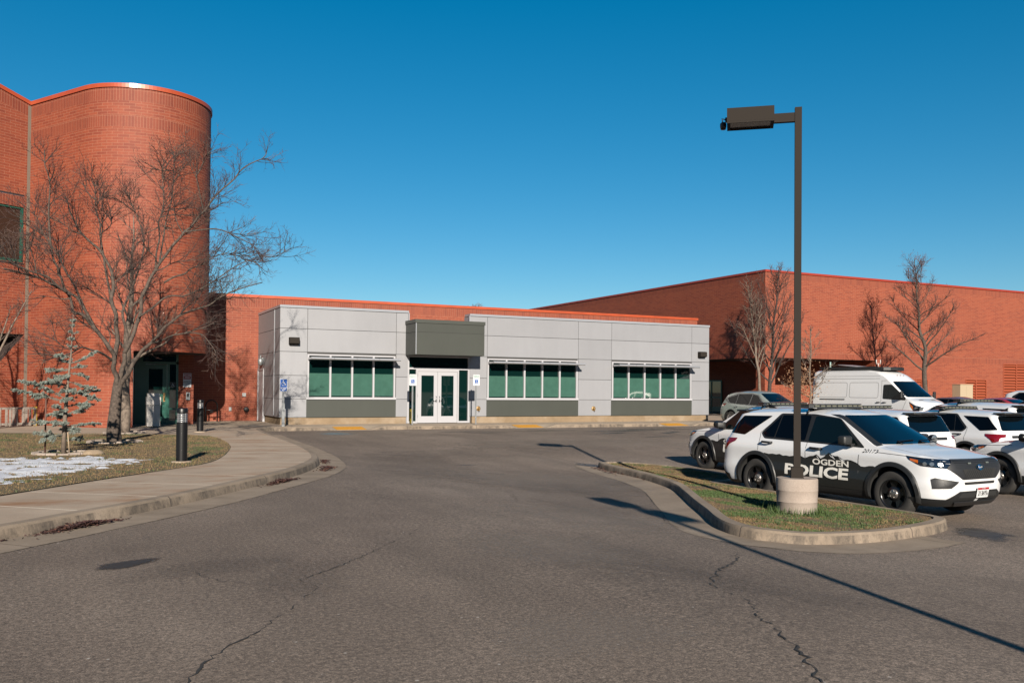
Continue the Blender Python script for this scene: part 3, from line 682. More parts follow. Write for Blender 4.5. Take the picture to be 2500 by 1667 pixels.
for i in range(len(P_)-1):
    a, b = P_[i], P_[i+1]; na = (a-CC).normalized() if i > 0 else Vector((-.839,-.545)); nb = (b-CC).normalized() if 0 < i+1 < len(P_)-1 else na
    A0, B0, A1, B1 = a+na*.045, b+nb*.045, a-na*.3, b-nb*.3
    mi = 1 if arc[max(0, min(i, len(arc)-1))] in (258, 261) else 0
    mb.face([(A0.x,A0.y,TZ-.02),(B0.x,B0.y,TZ-.02),(B0.x,B0.y,TZ+.13),(A0.x,A0.y,TZ+.13)], mi)
    mb.face([(A0.x,A0.y,TZ+.13),(B0.x,B0.y,TZ+.13),(B1.x,B1.y,TZ+.13),(A1.x,A1.y,TZ+.13)], mi); mb.face([(A0.x,A0.y,TZ-.02),(B0.x,B0.y,TZ-.02),(b.x,b.y,TZ-.02),(a.x,a.y,TZ-.02)][::-1], mi)
mb.face([lw(0,rz(0)-.02,.045),lw(LW,rz(LW)-.02,.045),lw(LW,rz(LW)+.13,.045),lw(0,rz(0)+.13,.045)]); mb.face([lw(0,rz(0)+.13,.045),lw(LW,rz(LW)+.13,.045),lw(LW,rz(LW)+.13,-.3),lw(0,rz(0)+.13,-.3)])
rel(mb.obj('coping', [ORC, mat('coping_faded', (.72,.42,.32), .3, .2)], tw), tw)
mb = MB(); mb.poly([(p.x,p.y,TZ-.3) for p in P_]+[(-3,44),(lw(LW,0)[0]-2,lw(LW,0)[1]+6),lw(LW,0,-.1)[:2]] and [(p.x,p.y,TZ-.3) for p in P_[1:]]); rel(mb.obj('roof', DKR, tw), tw)
mb = MB(); mb.face([lw(.0,.1,.02),lw(.13,.1,.02),lw(.13,TZ-.05,.02),lw(0,TZ-.05,.02)]); rel(mb.obj('expansion_joint', JOINTM, tw), tw)
mb = MB(); mb.face([lw(.22,8.94,.012),lw(LW,8.94,.012),lw(LW,9.0,.012),lw(.22,9.0,.012)]); mb.face([lw(.22,6.3,.012),lw(5,6.3,.012),lw(5,6.36,.012),lw(.22,6.36,.012)]); rel(mb.obj('reveal_strip', BLKM, tw), tw)
mb = MB()
def lbox(s0, s1, z0, z1, o0, o1, mi=0):
    q = [lw(s0,0,o1),lw(s1,0,o1),lw(s1,0,o0),lw(s0,0,o0)]; mb.prism([(p[0],p[1]) for p in q], z0, z1, mi)
for a, b, c, e in ((.22,.29,6.38,8.52),(4.93,5,6.38,8.52),(.29,4.93,8.45,8.52),(.29,4.93,6.38,6.50),(2.5,2.56,6.50,8.45)): lbox(a, b, c, e, -.14, -.05)
win = rel(mb.obj('window', GRN, tw), tw)
mb = MB(); mb.face([lw(.3,6.4,-.12),lw(4.9,6.4,-.12),lw(4.9,8.5,-.12),lw(.3,8.5,-.12)]); mb.obj('pane', GLB, win)
# green storefront door in the recess
mb = MB(); Y = 38.5
for x0, x1, z0, z1 in ((2.2,2.5,.15,2.95),(2.5,3.83,2.55,2.65),(3.40,3.50,.15,2.55),(3.74,3.83,.15,2.95),(2.5,2.6,.15,2.55),(3.5,3.74,.72,.80),(3.5,3.74,.15,.3)): mb.box(x0, x1, Y-.06, Y+.06, z0, z1)
mb.box(2.16, 2.2, Y-.1, Y+.1, .15, 2.95, 1)
df = rel(mb.obj('door_frame', [GRN, BLK], tw), tw)
mb = MB()
for x0, x1, z0, z1 in ((2.6,2.72,.17,2.53),(3.24,3.395,.17,2.53),(2.72,3.24,2.36,2.53),(2.72,3.24,1.05,1.35),(2.72,3.24,.17,.45)): mb.box(x0, x1, Y-.05, Y+.0, z0, z1)
dl = mb.obj('door', GRN, df)
mb = MB(); mb.box(2.72,3.24,Y-.03,Y-.02,1.35,2.36); mb.box(2.72,3.24,Y-.03,Y-.02,.45,1.05); mb.box(3.5,3.74,Y-.03,Y-.02,.3,2.55); mb.box(2.5,3.74,Y-.03,Y-.02,2.65,2.95); mb.obj('pane', GLD, df)
mb = MB(); mb.tube([(3.30,Y-.05,1.12),(3.30,Y-.14,1.14),(3.30,Y-.14,1.32),(3.30,Y-.05,1.34)], .018, 8); mb.box(3.26,3.34,Y-.07,Y-.05,1.05,1.4); hd = mb.obj('door_handle', BRASS, df)
mb = MB(); mb.box(3.52,3.72,Y-.045,Y-.035,1.62,1.84); mb2 = MB(); wheelchair(mb2, 3.62, Y-.05, 1.72, .17)
s_ = mb.obj('access_sign', SIGNK); tag(s_, 'small dark access symbol plate on the glass beside the green door', 'sign'); mb2.obj('symbol', SIGNW, s_)
# sign and keypad on the pier
sg = thing('warning_sign', 'white and red warning plate fixed high on the brick pier by the green door', 'sign', (4.17,38.48,1.92))
mb = MB(); mb.box(-.155,.155,-.012,0,-.28,.28); mb.obj('plate', SIGNW, sg)
mb = MB(); mb.box(-.14,.14,-.016,-.0125,.04,.26); mb.obj('red_panel', SIGNR, sg)
flat_text('lettering', 'SECURE\nAREA', .085, SIGNW, sg, (0,-.018,.15), .002, 1)
flat_text('lettering', 'AUTHORIZED\nPERSONNEL ONLY\nBEYOND THIS POINT\nNO WEAPONS\nALLOWED', .036, SIGNK, sg, (0,-.014,-.1), .001, 1)
mb = MB(); mb.box(-.07,.07,-.10,0,-.15,.15); mb.box(-.04,.04,-.105,-.10,-.02,.1,1)
o = bevel(mb.obj('keypad', [GALV, BLK]), .01); o.location = (4.2,38.498,1.28); tag(o, 'silver keypad box on the brick pier beside the green door', 'keypad')
# bin
bn = thing('litter_bin', 'tall white plastic litter bin with slatted sides beside the green door', 'litter bin', (2.7,35.85,.15))
mb = MB(); z = .06
while z < .80: mb.prism([(-.23,-.23),(.23,-.23),(.23,.23),(-.23,.23)], z, z+.052); z += .062
mb.prism([(-.215,-.215),(.215,-.215),(.215,.215),(-.215,.215)], .03, .80); mb.box(-.03,.03,-.245,-.2305,.05,.8); bevel(mb.obj('bin_body', PLAST, bn), .006)
mb = MB(); mb.prism([(-.25,-.25),(.25,-.25),(.25,.25),(-.25,.25)], .82, 1.12); mb.prism([(-.21,-.21),(.21,-.21),(.21,.21),(-.21,.21)], 1.122, 1.25); bevel(mb.obj('lid', PLAST, bn), .02)
# bike hoop
mb = MB(); mb.tube([(-.25,0,0),(-.25,0,.68)]+[(-.25*math.cos(t), 0, .68+.25*math.sin(t)) for t in [i*math.pi/14 for i in range(1,14)]]+[(.25,0,.68),(.25,0,0)], .03, 10); mb.tube([(-.25,0,.50),(.25,0,.50)], .022, 8); mb.box(-.06,.06,-.02,.02,.40,.46)
o = mb.obj('bike_rack', BLK); o.location = (5.45,40.9,.15); o.rotation_euler.z = R(8); tag(o, 'black hoop bike rack against the shaded brick wall', 'bike rack')
# grey wooden pallets by the tower wall
rk = thing('wooden_rack', 'low weathered grey slatted wooden rack standing along the tower wall', 'rack', (-1.25,38.0,.15), math.atan2(-.545,-.839))
random.seed(9); mb = MB(); x = .0
while x < 2.6:
    mb.box(x, x+.085, .062, .085, .02, .66+random.uniform(-.01,.03)); x += random.choice((.12,.14,.19,.24))
mb.obj('slats', WOODG, rk)
mb = MB(); mb.box(0,2.75,.002,.06,.62,.70); mb.box(0,2.75,.002,.06,.06,.13); mb.obj('rail', WOODG, rk)
mb = MB(); mb.box(-.04,.04,-.05,.07,0,.72); mb.obj('end_post', mat('yellow_paint', (.62,.42,.04), .6, var=.2), rk)

# ------------------------------------------------------------------ grey panelled entrance building
gb = thing('entrance_building', 'single storey grey metal panel building with a dark canopy over white double doors', 'building', (18.4,36.92,0))
GX0, GX1, GY, GY1 = 7.55, 29.32, 36.92, 41.69
ZJ = [.44, 1.20, 2.16, 3.13, 4.08, 4.92]; GZT = 5.03
WINS = [(8.67,12.47,4),(16.82,21.53,5),(23.45,28.2,5)]; WZ0, WZ1 = 1.20, 3.05
def gr(o): return rel(o, gb)
# backing volume
mb = MB()
def backwall(x0, x1, holes):
    xs_ = sorted({x0, x1}|{h[0] for h in holes}|{h[1] for h in holes}); zs_ = sorted({.44, 4.95}|{h[2] for h in holes}|{h[3] for h in holes})
    for a, b in zip(xs_[:-1], xs_[1:]):
        for c, e in zip(zs_[:-1], zs_[1:]):
            if any(h[0] < (a+b)/2 < h[1] and h[2] < (c+e)/2 < h[3] for h in holes): continue
            mb.face([(a,GY+.03,c),(b,GY+.03,c),(b,GY+.03,e),(a,GY+.03,e)])
backwall(GX0+.01, 13.03, [(8.67,12.47,WZ0,WZ1)]); gr(mb.obj('backing', PANG, gb)); mb = MB(); backwall(15.97, GX1-.01, [(a,b,WZ0,WZ1) for a, b, n in WINS[1:]])
gr(mb.obj('backing', PANG, gb)); mb = MB(); mb.face([(GX0+.03,GY1,.44),(GX0+.03,GY+.02,.44),(GX0+.03,GY+.02,4.95),(GX0+.03,GY1,4.95)]); gr(mb.obj('backing', PANG, gb)); mb = MB(); mb.face([(GX1-.03,GY+.02,.1),(GX1-.03,GY1,.1),(GX1-.03,GY1,4.95),(GX1-.03,GY+.02,4.95)])
gr(mb.obj('backing', PANG, gb))
# silver panels with open joints
mb = MB(); gp_ = .009
def panel(x0, x1, z0, z1, mi=0):
    mb.box(x0+gp_, x1-gp_, GY-.0, GY+.028, z0+gp_, z1-gp_, mi, skip='k')
cols = [(GX0,8.67),(8.67,12.5),(12.5,13.04),(15.96,16.81),(16.81,21.57),(21.57,23.43),(23.43,28.22),(28.22,GX1)]
for ci, (x0, x1) in enumerate(cols):
    if ci == 3: WL = mb; mb = MB()
    wide = x1-x0 > 3
    for k in range(5):
        if wide and k in (0,1,2): continue
        panel(x0, x1, ZJ[k], ZJ[k+1])
for (x0, x1), (a, b, n_) in zip([(8.67,12.5),(16.81,21.57),(23.43,28.22)], WINS):
    mb_ = mb; mb = WL if x0 < 13 else mb_
    if a-x0 > .03: mb.box(x0+gp_, a, GY, GY+.028, 1.2, 3.1, skip='k')
    if x1-b > .03: mb.box(b, x1-gp_, GY, GY+.028, 1.2, 3.12, skip='k')
    mb = mb_
WR = mb
for s_, X in ((1, GX0), (-1, GX1)):      # side faces
    mb = WL if s_ > 0 else WR
    ys_ = [GY, GY+1.1, GY1-.02]
    for a, b in zip(ys_[:-1], ys_[1:]):
        for k in range(5):
            z0, z1 = ZJ[k]+gp_, ZJ[k+1]-gp_
            if X == GX0 and b > 40:
                if k == 0 or k == 1: mb.box(X, X+.028, a+gp_, 40.28, z0, z1); continue
                if k == 2: mb.box(X, X+.028, a+gp_, 40.28, z0, z1); mb.box(X, X+.028, 40.28, b, 2.5, z1); continue
            mb.box(X if s_ > 0 else X-.028, X+.028 if s_ > 0 else X, a+gp_, b-gp_, z0, z1)
for mb, xa in ((WL, 12.99), (WR, 15.96)): mb.box(xa, xa+.05, GY+.03, 37.6, 2.9, 4.92); mb.box(xa, xa+.05, GY+.03, 37.3, .16, 2.9); gr(mb.obj('panels', PAN1, gb))
mb = MB()
for a, b in ((8.67,12.5),(16.81,21.57),(23.43,28.22)): mb = MB(); mb.box(a-.02, b+.005, GY-.012, GY+.028, .44, 1.155); gr(bevel(mb.obj('lower_panel', PAN2, gb), .004))
mb = MB()
for x0, x1 in ((GX0-.02,13.06),(15.94,GX1+.02)):
    mb.box(x0, x1, GY-.03, GY+.3, 4.93, GZT)
mb.box(GX0-.02, GX0+.28, GY+.3, GY1-.02, 4.93, GZT); mb.box(GX1-.28, GX1+.02, GY+.3, GY1-.02, 4.93, GZT)
mb.box(13.04, 13.09, GY-.028, GY+.02, 3.1, 4.93); mb.box(15.91, 15.96, GY-.028, GY+.02, 3.1, 4.93)
mb.box(15.94, 16.1, GY+.3, 37.5, 4.93, GZT)
gr(bevel(mb.obj('coping', TRIMS, gb), .008))
mb = MB(); mb.box(GX0+.1, GX1-.1, GY+.25, GY1, 4.4, 4.5); gr(mb.obj('roof', DKR, gb))
mb = MB(); mb.box(GX0+.05, 13.0, GY+.05, GY+.5, .1, .44); mb.box(16.0, GX1-.15, GY+.05, GY+.5, .1, .44); mb.box(GX0+.06, GX0+.4, GY+.5, 40.2, .1, .44); gr(mb.obj('foundation', FOUND, gb))
# windows
for wi, (x0, x1, n_) in enumerate(WINS):
    mb = MB(); fw = .075; yf0, yf1 = GY-.02, GY+.1
    mb.box(x0-.04, x1+.04, GY-.045, yf1, WZ0-.02, WZ0+.075); mb.box(x0, x1, yf0, yf1, WZ1-.06, WZ1)
    pw = (x1-x0-fw)/n_
    for k in range(n_+1): mb.box(x0+k*pw, x0+k*pw+fw, yf0, yf1, WZ0+.075, WZ1-.06)
    fr = gr(bevel(mb.obj('window', WHT, gb), .005))
    mb = MB(); rq = random.Random(wi+9)
    for k in range(n_): t1, t2 = rq.uniform(0,.012), rq.uniform(0,.012); mb.face([(x0+k*pw+.02,GY+.07-t1,WZ0),(x0+(k+1)*pw+.05,GY+.07-t2,WZ0),(x0+(k+1)*pw+.05,GY+.07,WZ1),(x0+k*pw+.02,GY+.07,WZ1)])
    mb.obj('pane', GLD, fr)
    mb = MB(); rq = random.Random(wi)
    for k in range(n_): t1, t2 = rq.uniform(0,.012), rq.uniform(0,.012); mb.face([(x0+k*pw+fw,GY+.054-t1,WZ0+.13),(x0+(k+1)*pw,GY+.054-t2,WZ0+.13),(x0+(k+1)*pw,GY+.054-t2*.5,2.265),(x0+k*pw+fw,GY+.054-t1*.3,2.265)])
    mb.obj('privacy_film', GLF, fr)
    mb = MB(); yo = GY-.72; zc = 2.87
    nseg = n_; L = (x1-x0+.02)/nseg
    for k in range(nseg):
        a = x0-.0+k*L; prof = [(yo+.0,zc-.02),(yo+.03,zc-.055),(yo+.09,zc-.06),(yo+.11,zc-.0),(yo+.07,zc+.045),(yo+.02,zc+.03)]
        nn = len(prof)
        for q in range(nn): p_, r_ = prof[q], prof[(q+1) % nn]; mb.face([(a+.006,p_[0],p_[1]),(a+L-.006,p_[0],p_[1]),(a+L-.006,r_[0],r_[1]),(a+.006,r_[0],r_[1])])
        for xx in (a+.006, a+L-.006): mb.face([(xx,*p_) for p_ in prof])
    for q in range(6): mb.box(x0+.02, x1-.02, GY-.62+q*.1, GY-.58+q*.1, zc-.012, zc+.012)
    for k in range(n_+1):
        xx = x0+k*pw+fw/2; q = [(GY-.02,zc+.04),(GY-.02,zc-.06),(yo+.06,zc-.045),(yo+.06,zc+.03)]
        xx = min(max(xx, x0+.02), x1-.02)
        for s_ in (-.012,.012): mb.face([(xx+s_,*p_) for p_ in q])
        for a, b in zip(q, q[1:]+q[:1]): mb.face([(xx-.012,*a),(xx+.012,*a),(xx+.012,*b),(xx-.012,*b)])
    gr(mb.obj('sunshade', ALU, gb))
# canopy
mb = MB(); cx0, cx1, cy0 = 12.92, 16.08, 35.62
mb.box(cx0, cx1, cy0, GY-.03, 3.10, 3.12, 0); mb.box(cx0+.015, cx1-.015, cy0+.015, GY-.03, 3.12, 4.44, 1)
def cp(z0, z1): 
    mb.box(cx0, cx1, cy0-.0, cy0+.014, z0, z1, 0); mb.box(cx0, cx0+.014, cy0+.014, GY-.035, z0, z1, 0); mb.box(cx1-.014, cx1, cy0+.014, GY-.035, z0, z1, 0)
cp(3.121, 4.035); cp(4.05, 4.42)
mb.box(cx0-.03, cx1+.03, cy0-.03, GY-.03, 4.43, 4.58, 0)
gr(bevel(mb.obj('canopy', [PAN2, PANG], gb), .005)); mb = MB(); mb.box(cx0-.002, cx0+.03, cy0-.006, cy0+.02, 3.11, 4.42); gr(mb.obj('canopy_corner_trim', TRIMS, gb))
mb = MB(); mb.box(13.04, 15.96, GY+.25, 37.9, 4.3, 4.4); gr(mb.obj('lower_roof', DKR, gb))
# storefront
mb = MB(); sy = GY+.08; sx0, sx1 = 13.04, 15.96
D0, D1 = 13.50, 15.38
for a, b, c, e in ((sx0,sx0+.07,.16,3.1),(sx1-.07,sx1,.16,3.1),(sx0+.07,sx1-.07,2.50,2.58),(sx0+.07,sx1-.07,3.03,3.1),(D0-.07,D0,.16,2.50),(D1,D1+.07,.16,2.50),(sx0+.07,D0-.07,.16,.24),(D1+.07,sx1-.07,.16,.24)): mb.box(a, b, sy-.06, sy+.06, c, e)
mb.box(D0, D1, sy-.055, sy+.055, 2.42, 2.5)
sf = gr(bevel(mb.obj('storefront', WHT, gb), .004))
mb = MB(); 
for a, b, c, e in ((sx0+.07,D0-.07,.24,2.5),(D1+.07,sx1-.07,.24,2.5),(sx0+.07,sx1-.07,2.58,3.03)): mb.face([(a,sy+.01,c),(b,sy+.01,c),(b,sy+.01,e),(a,sy+.01,e)])
mb.obj('pane', GLD, sf)
mid = (D0+D1)/2
for s_, (a, b) in ((1,(D0+.01,mid-.006)),(-1,(mid+.006,D1-.01))):
    mb = MB()
    for q in ((a,a+.17,.17,2.41),(b-.17,b,.17,2.41),(a+.17,b-.17,2.24,2.41),(a+.17,b-.17,.17,.46)): mb.box(q[0], q[1], sy-.045, sy+.0, q[2], q[3])
    d_ = gr(bevel(mb.obj('door', WHT, gb), .004))
    mb = MB(); mb.face([(a+.17,sy-.02,.46),(b-.17,sy-.02,.46),(b-.17,sy-.02,2.24),(a+.17,sy-.02,2.24)]); mb.obj('pane', GLD, d_)
    mb = MB(); xh = (b-.07) if s_ > 0 else (a+.07)
    mb.tube([(xh,sy-.045,1.08),(xh,sy-.11,1.09),(xh,sy-.11,1.32),(xh,sy-.045,1.33)], .014, 8); mb.tube([(xh,sy-.05,1.14),(xh,sy-.12,1.14),(xh-.14*s_,sy-.12,1.14)], .013, 8); mb.obj('door_handle', mat('steel', (.5,.5,.5), .25, 1), d_)
    mb = MB(); mb.box(a+.17, b-.17, sy+.03, sy+.07, 1.18, 1.24); mb.obj('push_bar', mat('green_bar', (.18,.38,.33), .4), d_)
    for z in (.4,1.3,2.2): mb = MB(); xx = a-.005 if s_ > 0 else b-.01; mb.box(xx, xx+.015, sy-.065, sy-.045, z, z+.13); mb.obj('hinge', GALV, d_)
# side door, sconce and drip strip on the shaded side
mb = MB(); mb.box(GX0-.03, GX0+.06, 40.30, 40.38, .15, 2.5); mb.box(GX0-.03, GX0+.06, 41.55, 41.66, .15, 2.5); mb.box(GX0-.03, GX0+.06, 40.38, 41.55, 2.42, 2.5); mb.box(GX0+.0, GX0+.05, 40.38, 41.55, .16, 2.42)
gr(mb.obj('side_door', WHT, gb))
mb = MB(); mb.box(GX0-.02, GX0, 38.02, 38.06, .5, 4.9); gr(mb.obj('joint_strip', TRIMS, gb))
mb = MB(); mb.lathe([(.0,.0),(.05,.005),(.11,.09),(.12,.2),(.10,.3),(.05,.34),(.035,.36),(.035,.46),(0,.47)], (GX0-.10,40.55,2.62), n=16); mb.box(GX0-.06, GX0-.0, 40.5, 40.6, 2.82, 2.96)
gr(mb.obj('wall_lantern', GALV, gb))
for x, z in ((8.10,3.56),(28.79,3.51)):
    mb = MB(); mb.v = []; q = [(0,.15),(-.20,.15),(-.26,.12),(-.27,-.10),(-.12,-.15),(0,-.15)]
    for xx in (-.2,.2): mb.face([(x+xx,GY+a,z+b) for a, b in q])
    for a, b in zip(q, q[1:]+q[:1]): mb.face([(x-.2,GY+a[0],z+a[1]),(x+.2,GY+a[0],z+a[1]),(x+.2,GY+b[0],z+b[1]),(x-.2,GY+b[0],z+b[1])])
    gr(bevel(mb.obj('wall_light', BRZ, gb, recalc=True), .012))
for x, z in ((16.39,.79),(22.43,.78)):
    mb = MB(); mb.lathe([(.0,-.02),(.11,-.018),(.12,0)], (x,GY-.0,z), 'y', 8); mb.lathe([(0,-.13),(.035,-.13),(.045,-.09),(.03,-.05),(.055,-.02)], (x,GY,z), 'y', 12); mb.tube([(x,GY-.08,z),(x,GY-.11,z-.06),(x,GY-.13,z-.11)], .022, 8)
    gr(mb.obj('hose_tap', BRASS, gb))
mb = MB(); mb.lathe([(.02,0),(.03,.02)], n=4)
# yellow wet floor sign seen behind the sidelight
mb = MB(); mb.prism([(-.1,-.012),(.1,-.012),(.1,.012),(-.1,.012)], .0, .62); mb.box(-.06,.06,-.016,-.0125,.2,.5,1)
o = bevel(mb.obj('floor_sign', [mat('sign_yellow', (.62,.45,.03), .5), SIGNK]), .01); o.location = (13.17, GY+.0, .16); o.rotation_euler.z = R(10); o.location.y = GY-.02+.0; o.scale = (.4,1,1)
tag(o, 'narrow yellow caution floor sign by the left sidelight of the double doors', 'floor sign')

# ------------------------------------------------------------------ parking signs
def park_sign(label, x, y, kind, zc, sw, sh, lean=0):
    t = thing('parking_sign', label, 'sign', (x, y, .15), R(2))
    mb = MB(); w_ = .03 if kind == 'w' else .036
    H_ = zc+sh/2-.15-.02
    if kind == 'w':
        z = 0
        while z < H_-.01:
            mb.box(-w_, -w_*.35, -.012, .012, z, z+.05); mb.box(w_*.35, w_, -.012, .012, z, z+.05); mb.box(-w_*.35, w_*.35, -.012, .012, z+.018, z+.05); z += .05
    else:
        mb.box(-w_, w_, -.02, .02, 0, H_); mb.box(-w_-.02, w_+.02, -.024, -.021, .0, .9)
    o = mb.obj('post', GALV, t)
    zz = zc-.15; c = .03
    mb = MB(); q = []
    for sx_, sz_, a0 in ((1,-1,-90),(1,1,0),(-1,1,90),(-1,-1,180)):
        for k in range(5): a = R(a0+k*22.5); q.append((sx_*(sw/2-c)+c*math.cos(a), sz_*(sh/2-c)+c*math.sin(a)))
    for yy in (-.032,-.026): mb.face([(a,yy,zz+b) for a, b in q])
    for a, b in zip(q, q[1:]+q[:1]): mb.face([(a[0],-.032,zz+a[1]),(b[0],-.032,zz+b[1]),(b[0],-.026,zz+b[1]),(a[0],-.026,zz+a[1])])
    mb.obj('plate', SIGNW, t)
    if kind == 'w':
        flat_text('lettering', 'RESERVED\nPARKING', .066, SIGNG, t, (0,-.035,zz+.145), .0015, .95)
        mb = MB(); mb.box(-.075,.075,-.036,-.033,zz-.14,zz+.01); mb.obj('blue_panel', SIGNB, t)
        mb = MB(); wheelchair(mb, -.005, -.038, zz-.07, .13); mb.obj('symbol', SIGNW, t)
    else:
        mb = MB(); mb.box(-sw/2+.014, sw/2-.014, -.035, -.033, zz-sh/2+.014, zz+sh/2-.014); mb.obj('blue_panel', SIGNB, t)
        mb = MB(); wheelchair(mb, -.01, -.037, zz+.09, .25); mb.obj('symbol', SIGNW, t)
        flat_text('lettering', 'HANDICAP\nPARKING\nONLY', .047, SIGNW, t, (0,-.037,zz-.145), .0015, 1)
    return t
park_sign('blue handicap parking sign on a grey post at the left corner of the grey building', 7.36, 35.25, 'b', 1.75, .29, .49)
park_sign('white reserved parking sign in front of the left glass sidelight of the doors', 12.68, 35.3, 'w', 2.02, .31, .47)
park_sign('white reserved parking sign right of the double doors, its shadow on the grey wall', 15.56, 35.3, 'w', 2.05, .31, .47)

# ------------------------------------------------------------------ lamp posts and bollards
def lamp_post(label, x, y, ztop, headdir, twin=False, ext=0):
    z0 = g(x, y)+.10
    t = thing('lamp_post', label, 'lamp post', (x, y, z0)); H_ = ztop-z0
    mb = MB(); prof = [(.305,0),(.305,.20),(.312,.21),(.305,.22),(.315,.38),(.317,.385),(.315,.39),(.315,.55),(.305,.57),(0,.572)]
    mb.lathe(prof, n=40); o = mb.obj('concrete_base', CYLC, t); o.data.set_sharp_from_angle(angle=R(40))
    c, s = headdir; r = math.atan2(s, c)
    mb = MB(); mb.prism([(-.10,-.10),(.10,-.10),(.10,.10),(-.10,.10)], .573, .58); mb.box(-.09,.09,-.09,.09,.58,.74); 
    b = bevel(mb.obj('base_cover', BRZ, t), .02); b.rotation_euler.z = r
    mb = MB(); mb.box(-.052,.052,-.052,.052,.58,H_); p = bevel(mb.obj('pole', BRZ, t), .008); p.rotation_euler.z = r
    for k in ((1,-1) if twin else (1,)):
        mb = MB(); mb.box(.052*k if k > 0 else -.37, .37 if k > 0 else -.052, -.04, .04, H_-.22, H_-.08); a = bevel(mb.obj('arm', BRZ, t), .006); a.rotation_euler.z = r
        x0, x1 = (.37, 1.09+ext) if k > 0 else (-1.09-ext, -.37)
        mb = MB(); mb.box(x0, x1, -.22, .22, H_-.21, H_-.0); mb.box(x0+.05, x1-.05, -.18, .18, H_-.215, H_-.2105, 1)
        for q in ((x0,x1,-.22,-.2),(x0,x1,.2,.22),(x0,x0+.05,-.2,.2),(x1-.05,x1,-.2,.2)): mb.box(*q, H_-.24, H_-.2105)
        h = bevel(mb.obj('lamp_head', [BRZ, mat('lamp_lens', (.10,.10,.11), .15)], t), .006); h.rotation_euler.z = r
    return t, H_, r
t_, H_, r_ = lamp_post('tall bronze lamp post on a round concrete base in the grassed island', PX, PY, 6.12, (-.766,.643))
mb = MB(); mb.box(1.091,1.12,-.03,.03,H_-.16,H_-.09,0); mb.lathe([(.0,0),(.04,.005),(.05,.05),(.05,.10),(.03,.12)], (1.15,0,H_-.28), n=12); mb.tube([(1.11,0,H_-.12),(1.17,0,H_-.10),(1.16,0,H_-.16)], .012, 6, 1)
o = mb.obj('security_camera', [BLK, SIGNW], t_); o.rotation_euler.z = r_
lamp_post('tall bronze twin head lamp post standing behind the viewer', 3.85, -2.7, 6.12, (.1,.99), twin=True, ext=.3)

def bollard(label, x, y):
    t = thing('bollard', label, 'bollard', (x, y, .15), 0, 'black louvred bollard lights along the walk')
    mb = MB(); mb.lathe([(.108,.02),(.108,.80)], n=32); mb.lathe([(.108,.98),(.108,1.06),(.098,1.08),(0,1.085)], n=32); mb.obj('post', BLK, t)
    mb = MB(); mb.lathe([(.19,0),(.19,.03),(.11,.035)], n=28); mb.obj('footing', CONS, t)
    mb = MB(); 
    for k in range(5): z = .805+k*.035; mb.lathe([(.070,z+.03),(.106,z),(.107,z+.006),(.072,z+.036)], n=32)
    for k in range(4): a = k*math.pi/2+.6; mb.box(.1*math.cos(a)-.006,.1*math.cos(a)+.006,.1*math.sin(a)-.006,.1*math.sin(a)+.006,.80,.98)
    mb.obj('louvre_rings', mat('bright_steel', (.62,.62,.62), .28, .8), t)
    mb = MB(); mb.lathe([(.05,.80),(.05,.98)], n=20); mb.obj('lamp_tube', mat('lamp_dark', (.10,.09,.08), .3), t)
    return t
bollard('black bollard light with steel louvres on the lawn edge, nearest the road', 1.96, 18.87)
bollard('black bollard light at the far end of the lawn by the brick wall', 3.82, 31.33)

# ------------------------------------------------------------------ vehicles
PAINT = lambda n, c, r=.28: mat(n, c, r, 0, .5, coat=.9)
WHP = PAINT('white_paint', (.92,.93,.95)); GLV = mat('vehicle_glass', (.002,.004,.006), .02, 0, .6, coat=.25); GLS = mat('vehicle_glass_tinted', (.002,.002,.003), .04, 0, .22)
CLAD = mat('black_plastic', (.016,.017,.018), .5, bump=.1, bscale=300); LIV = mat('livery_black', (.022,.023,.023), .35)
TYRE = mat('tyre_rubber', (.028,.026,.024), .85, bump=.3, bscale=60); RIMB = mat('rim_black', (.012,.012,.013), .25); RIMS = mat('rim_silver', (.55,.55,.56), .3, .8)
REDL = mat('lamp_red', (.22,.003,.004), .1, coat=1); LMPK = mat('lamp_housing', (.012,.018,.03), .08, coat=1); CHR = mat('chrome', (.75,.75,.75), .12, 1)
LENS = mat('clear_lens', (.30,.32,.33), .12, .6, coat=1); AMB = mat('lamp_amber', (.65,.14,.01), .15, coat=1); WELL = mat('wheel_well', (.008,.008,.008), .9)
SEAM = mat('panel_seam', (.12,.12,.12), .8); LETW = mat('lettering_pale', (1.0,.97,.90), .5); EMB = mat('emblem_blue', (.02,.08,.28), .2, coat=1)
BARG = mat('lightbar_lens', (.17,.175,.14), .12, coat=1); BARK = mat('lightbar_dark', (.03,.035,.04), .12, coat=1); GRIL = mat('grille_black', (.022,.022,.024), .45)
SIDEGLASS = mat('side_glass_front', (.004,.008,.009), .03, 0, .35)

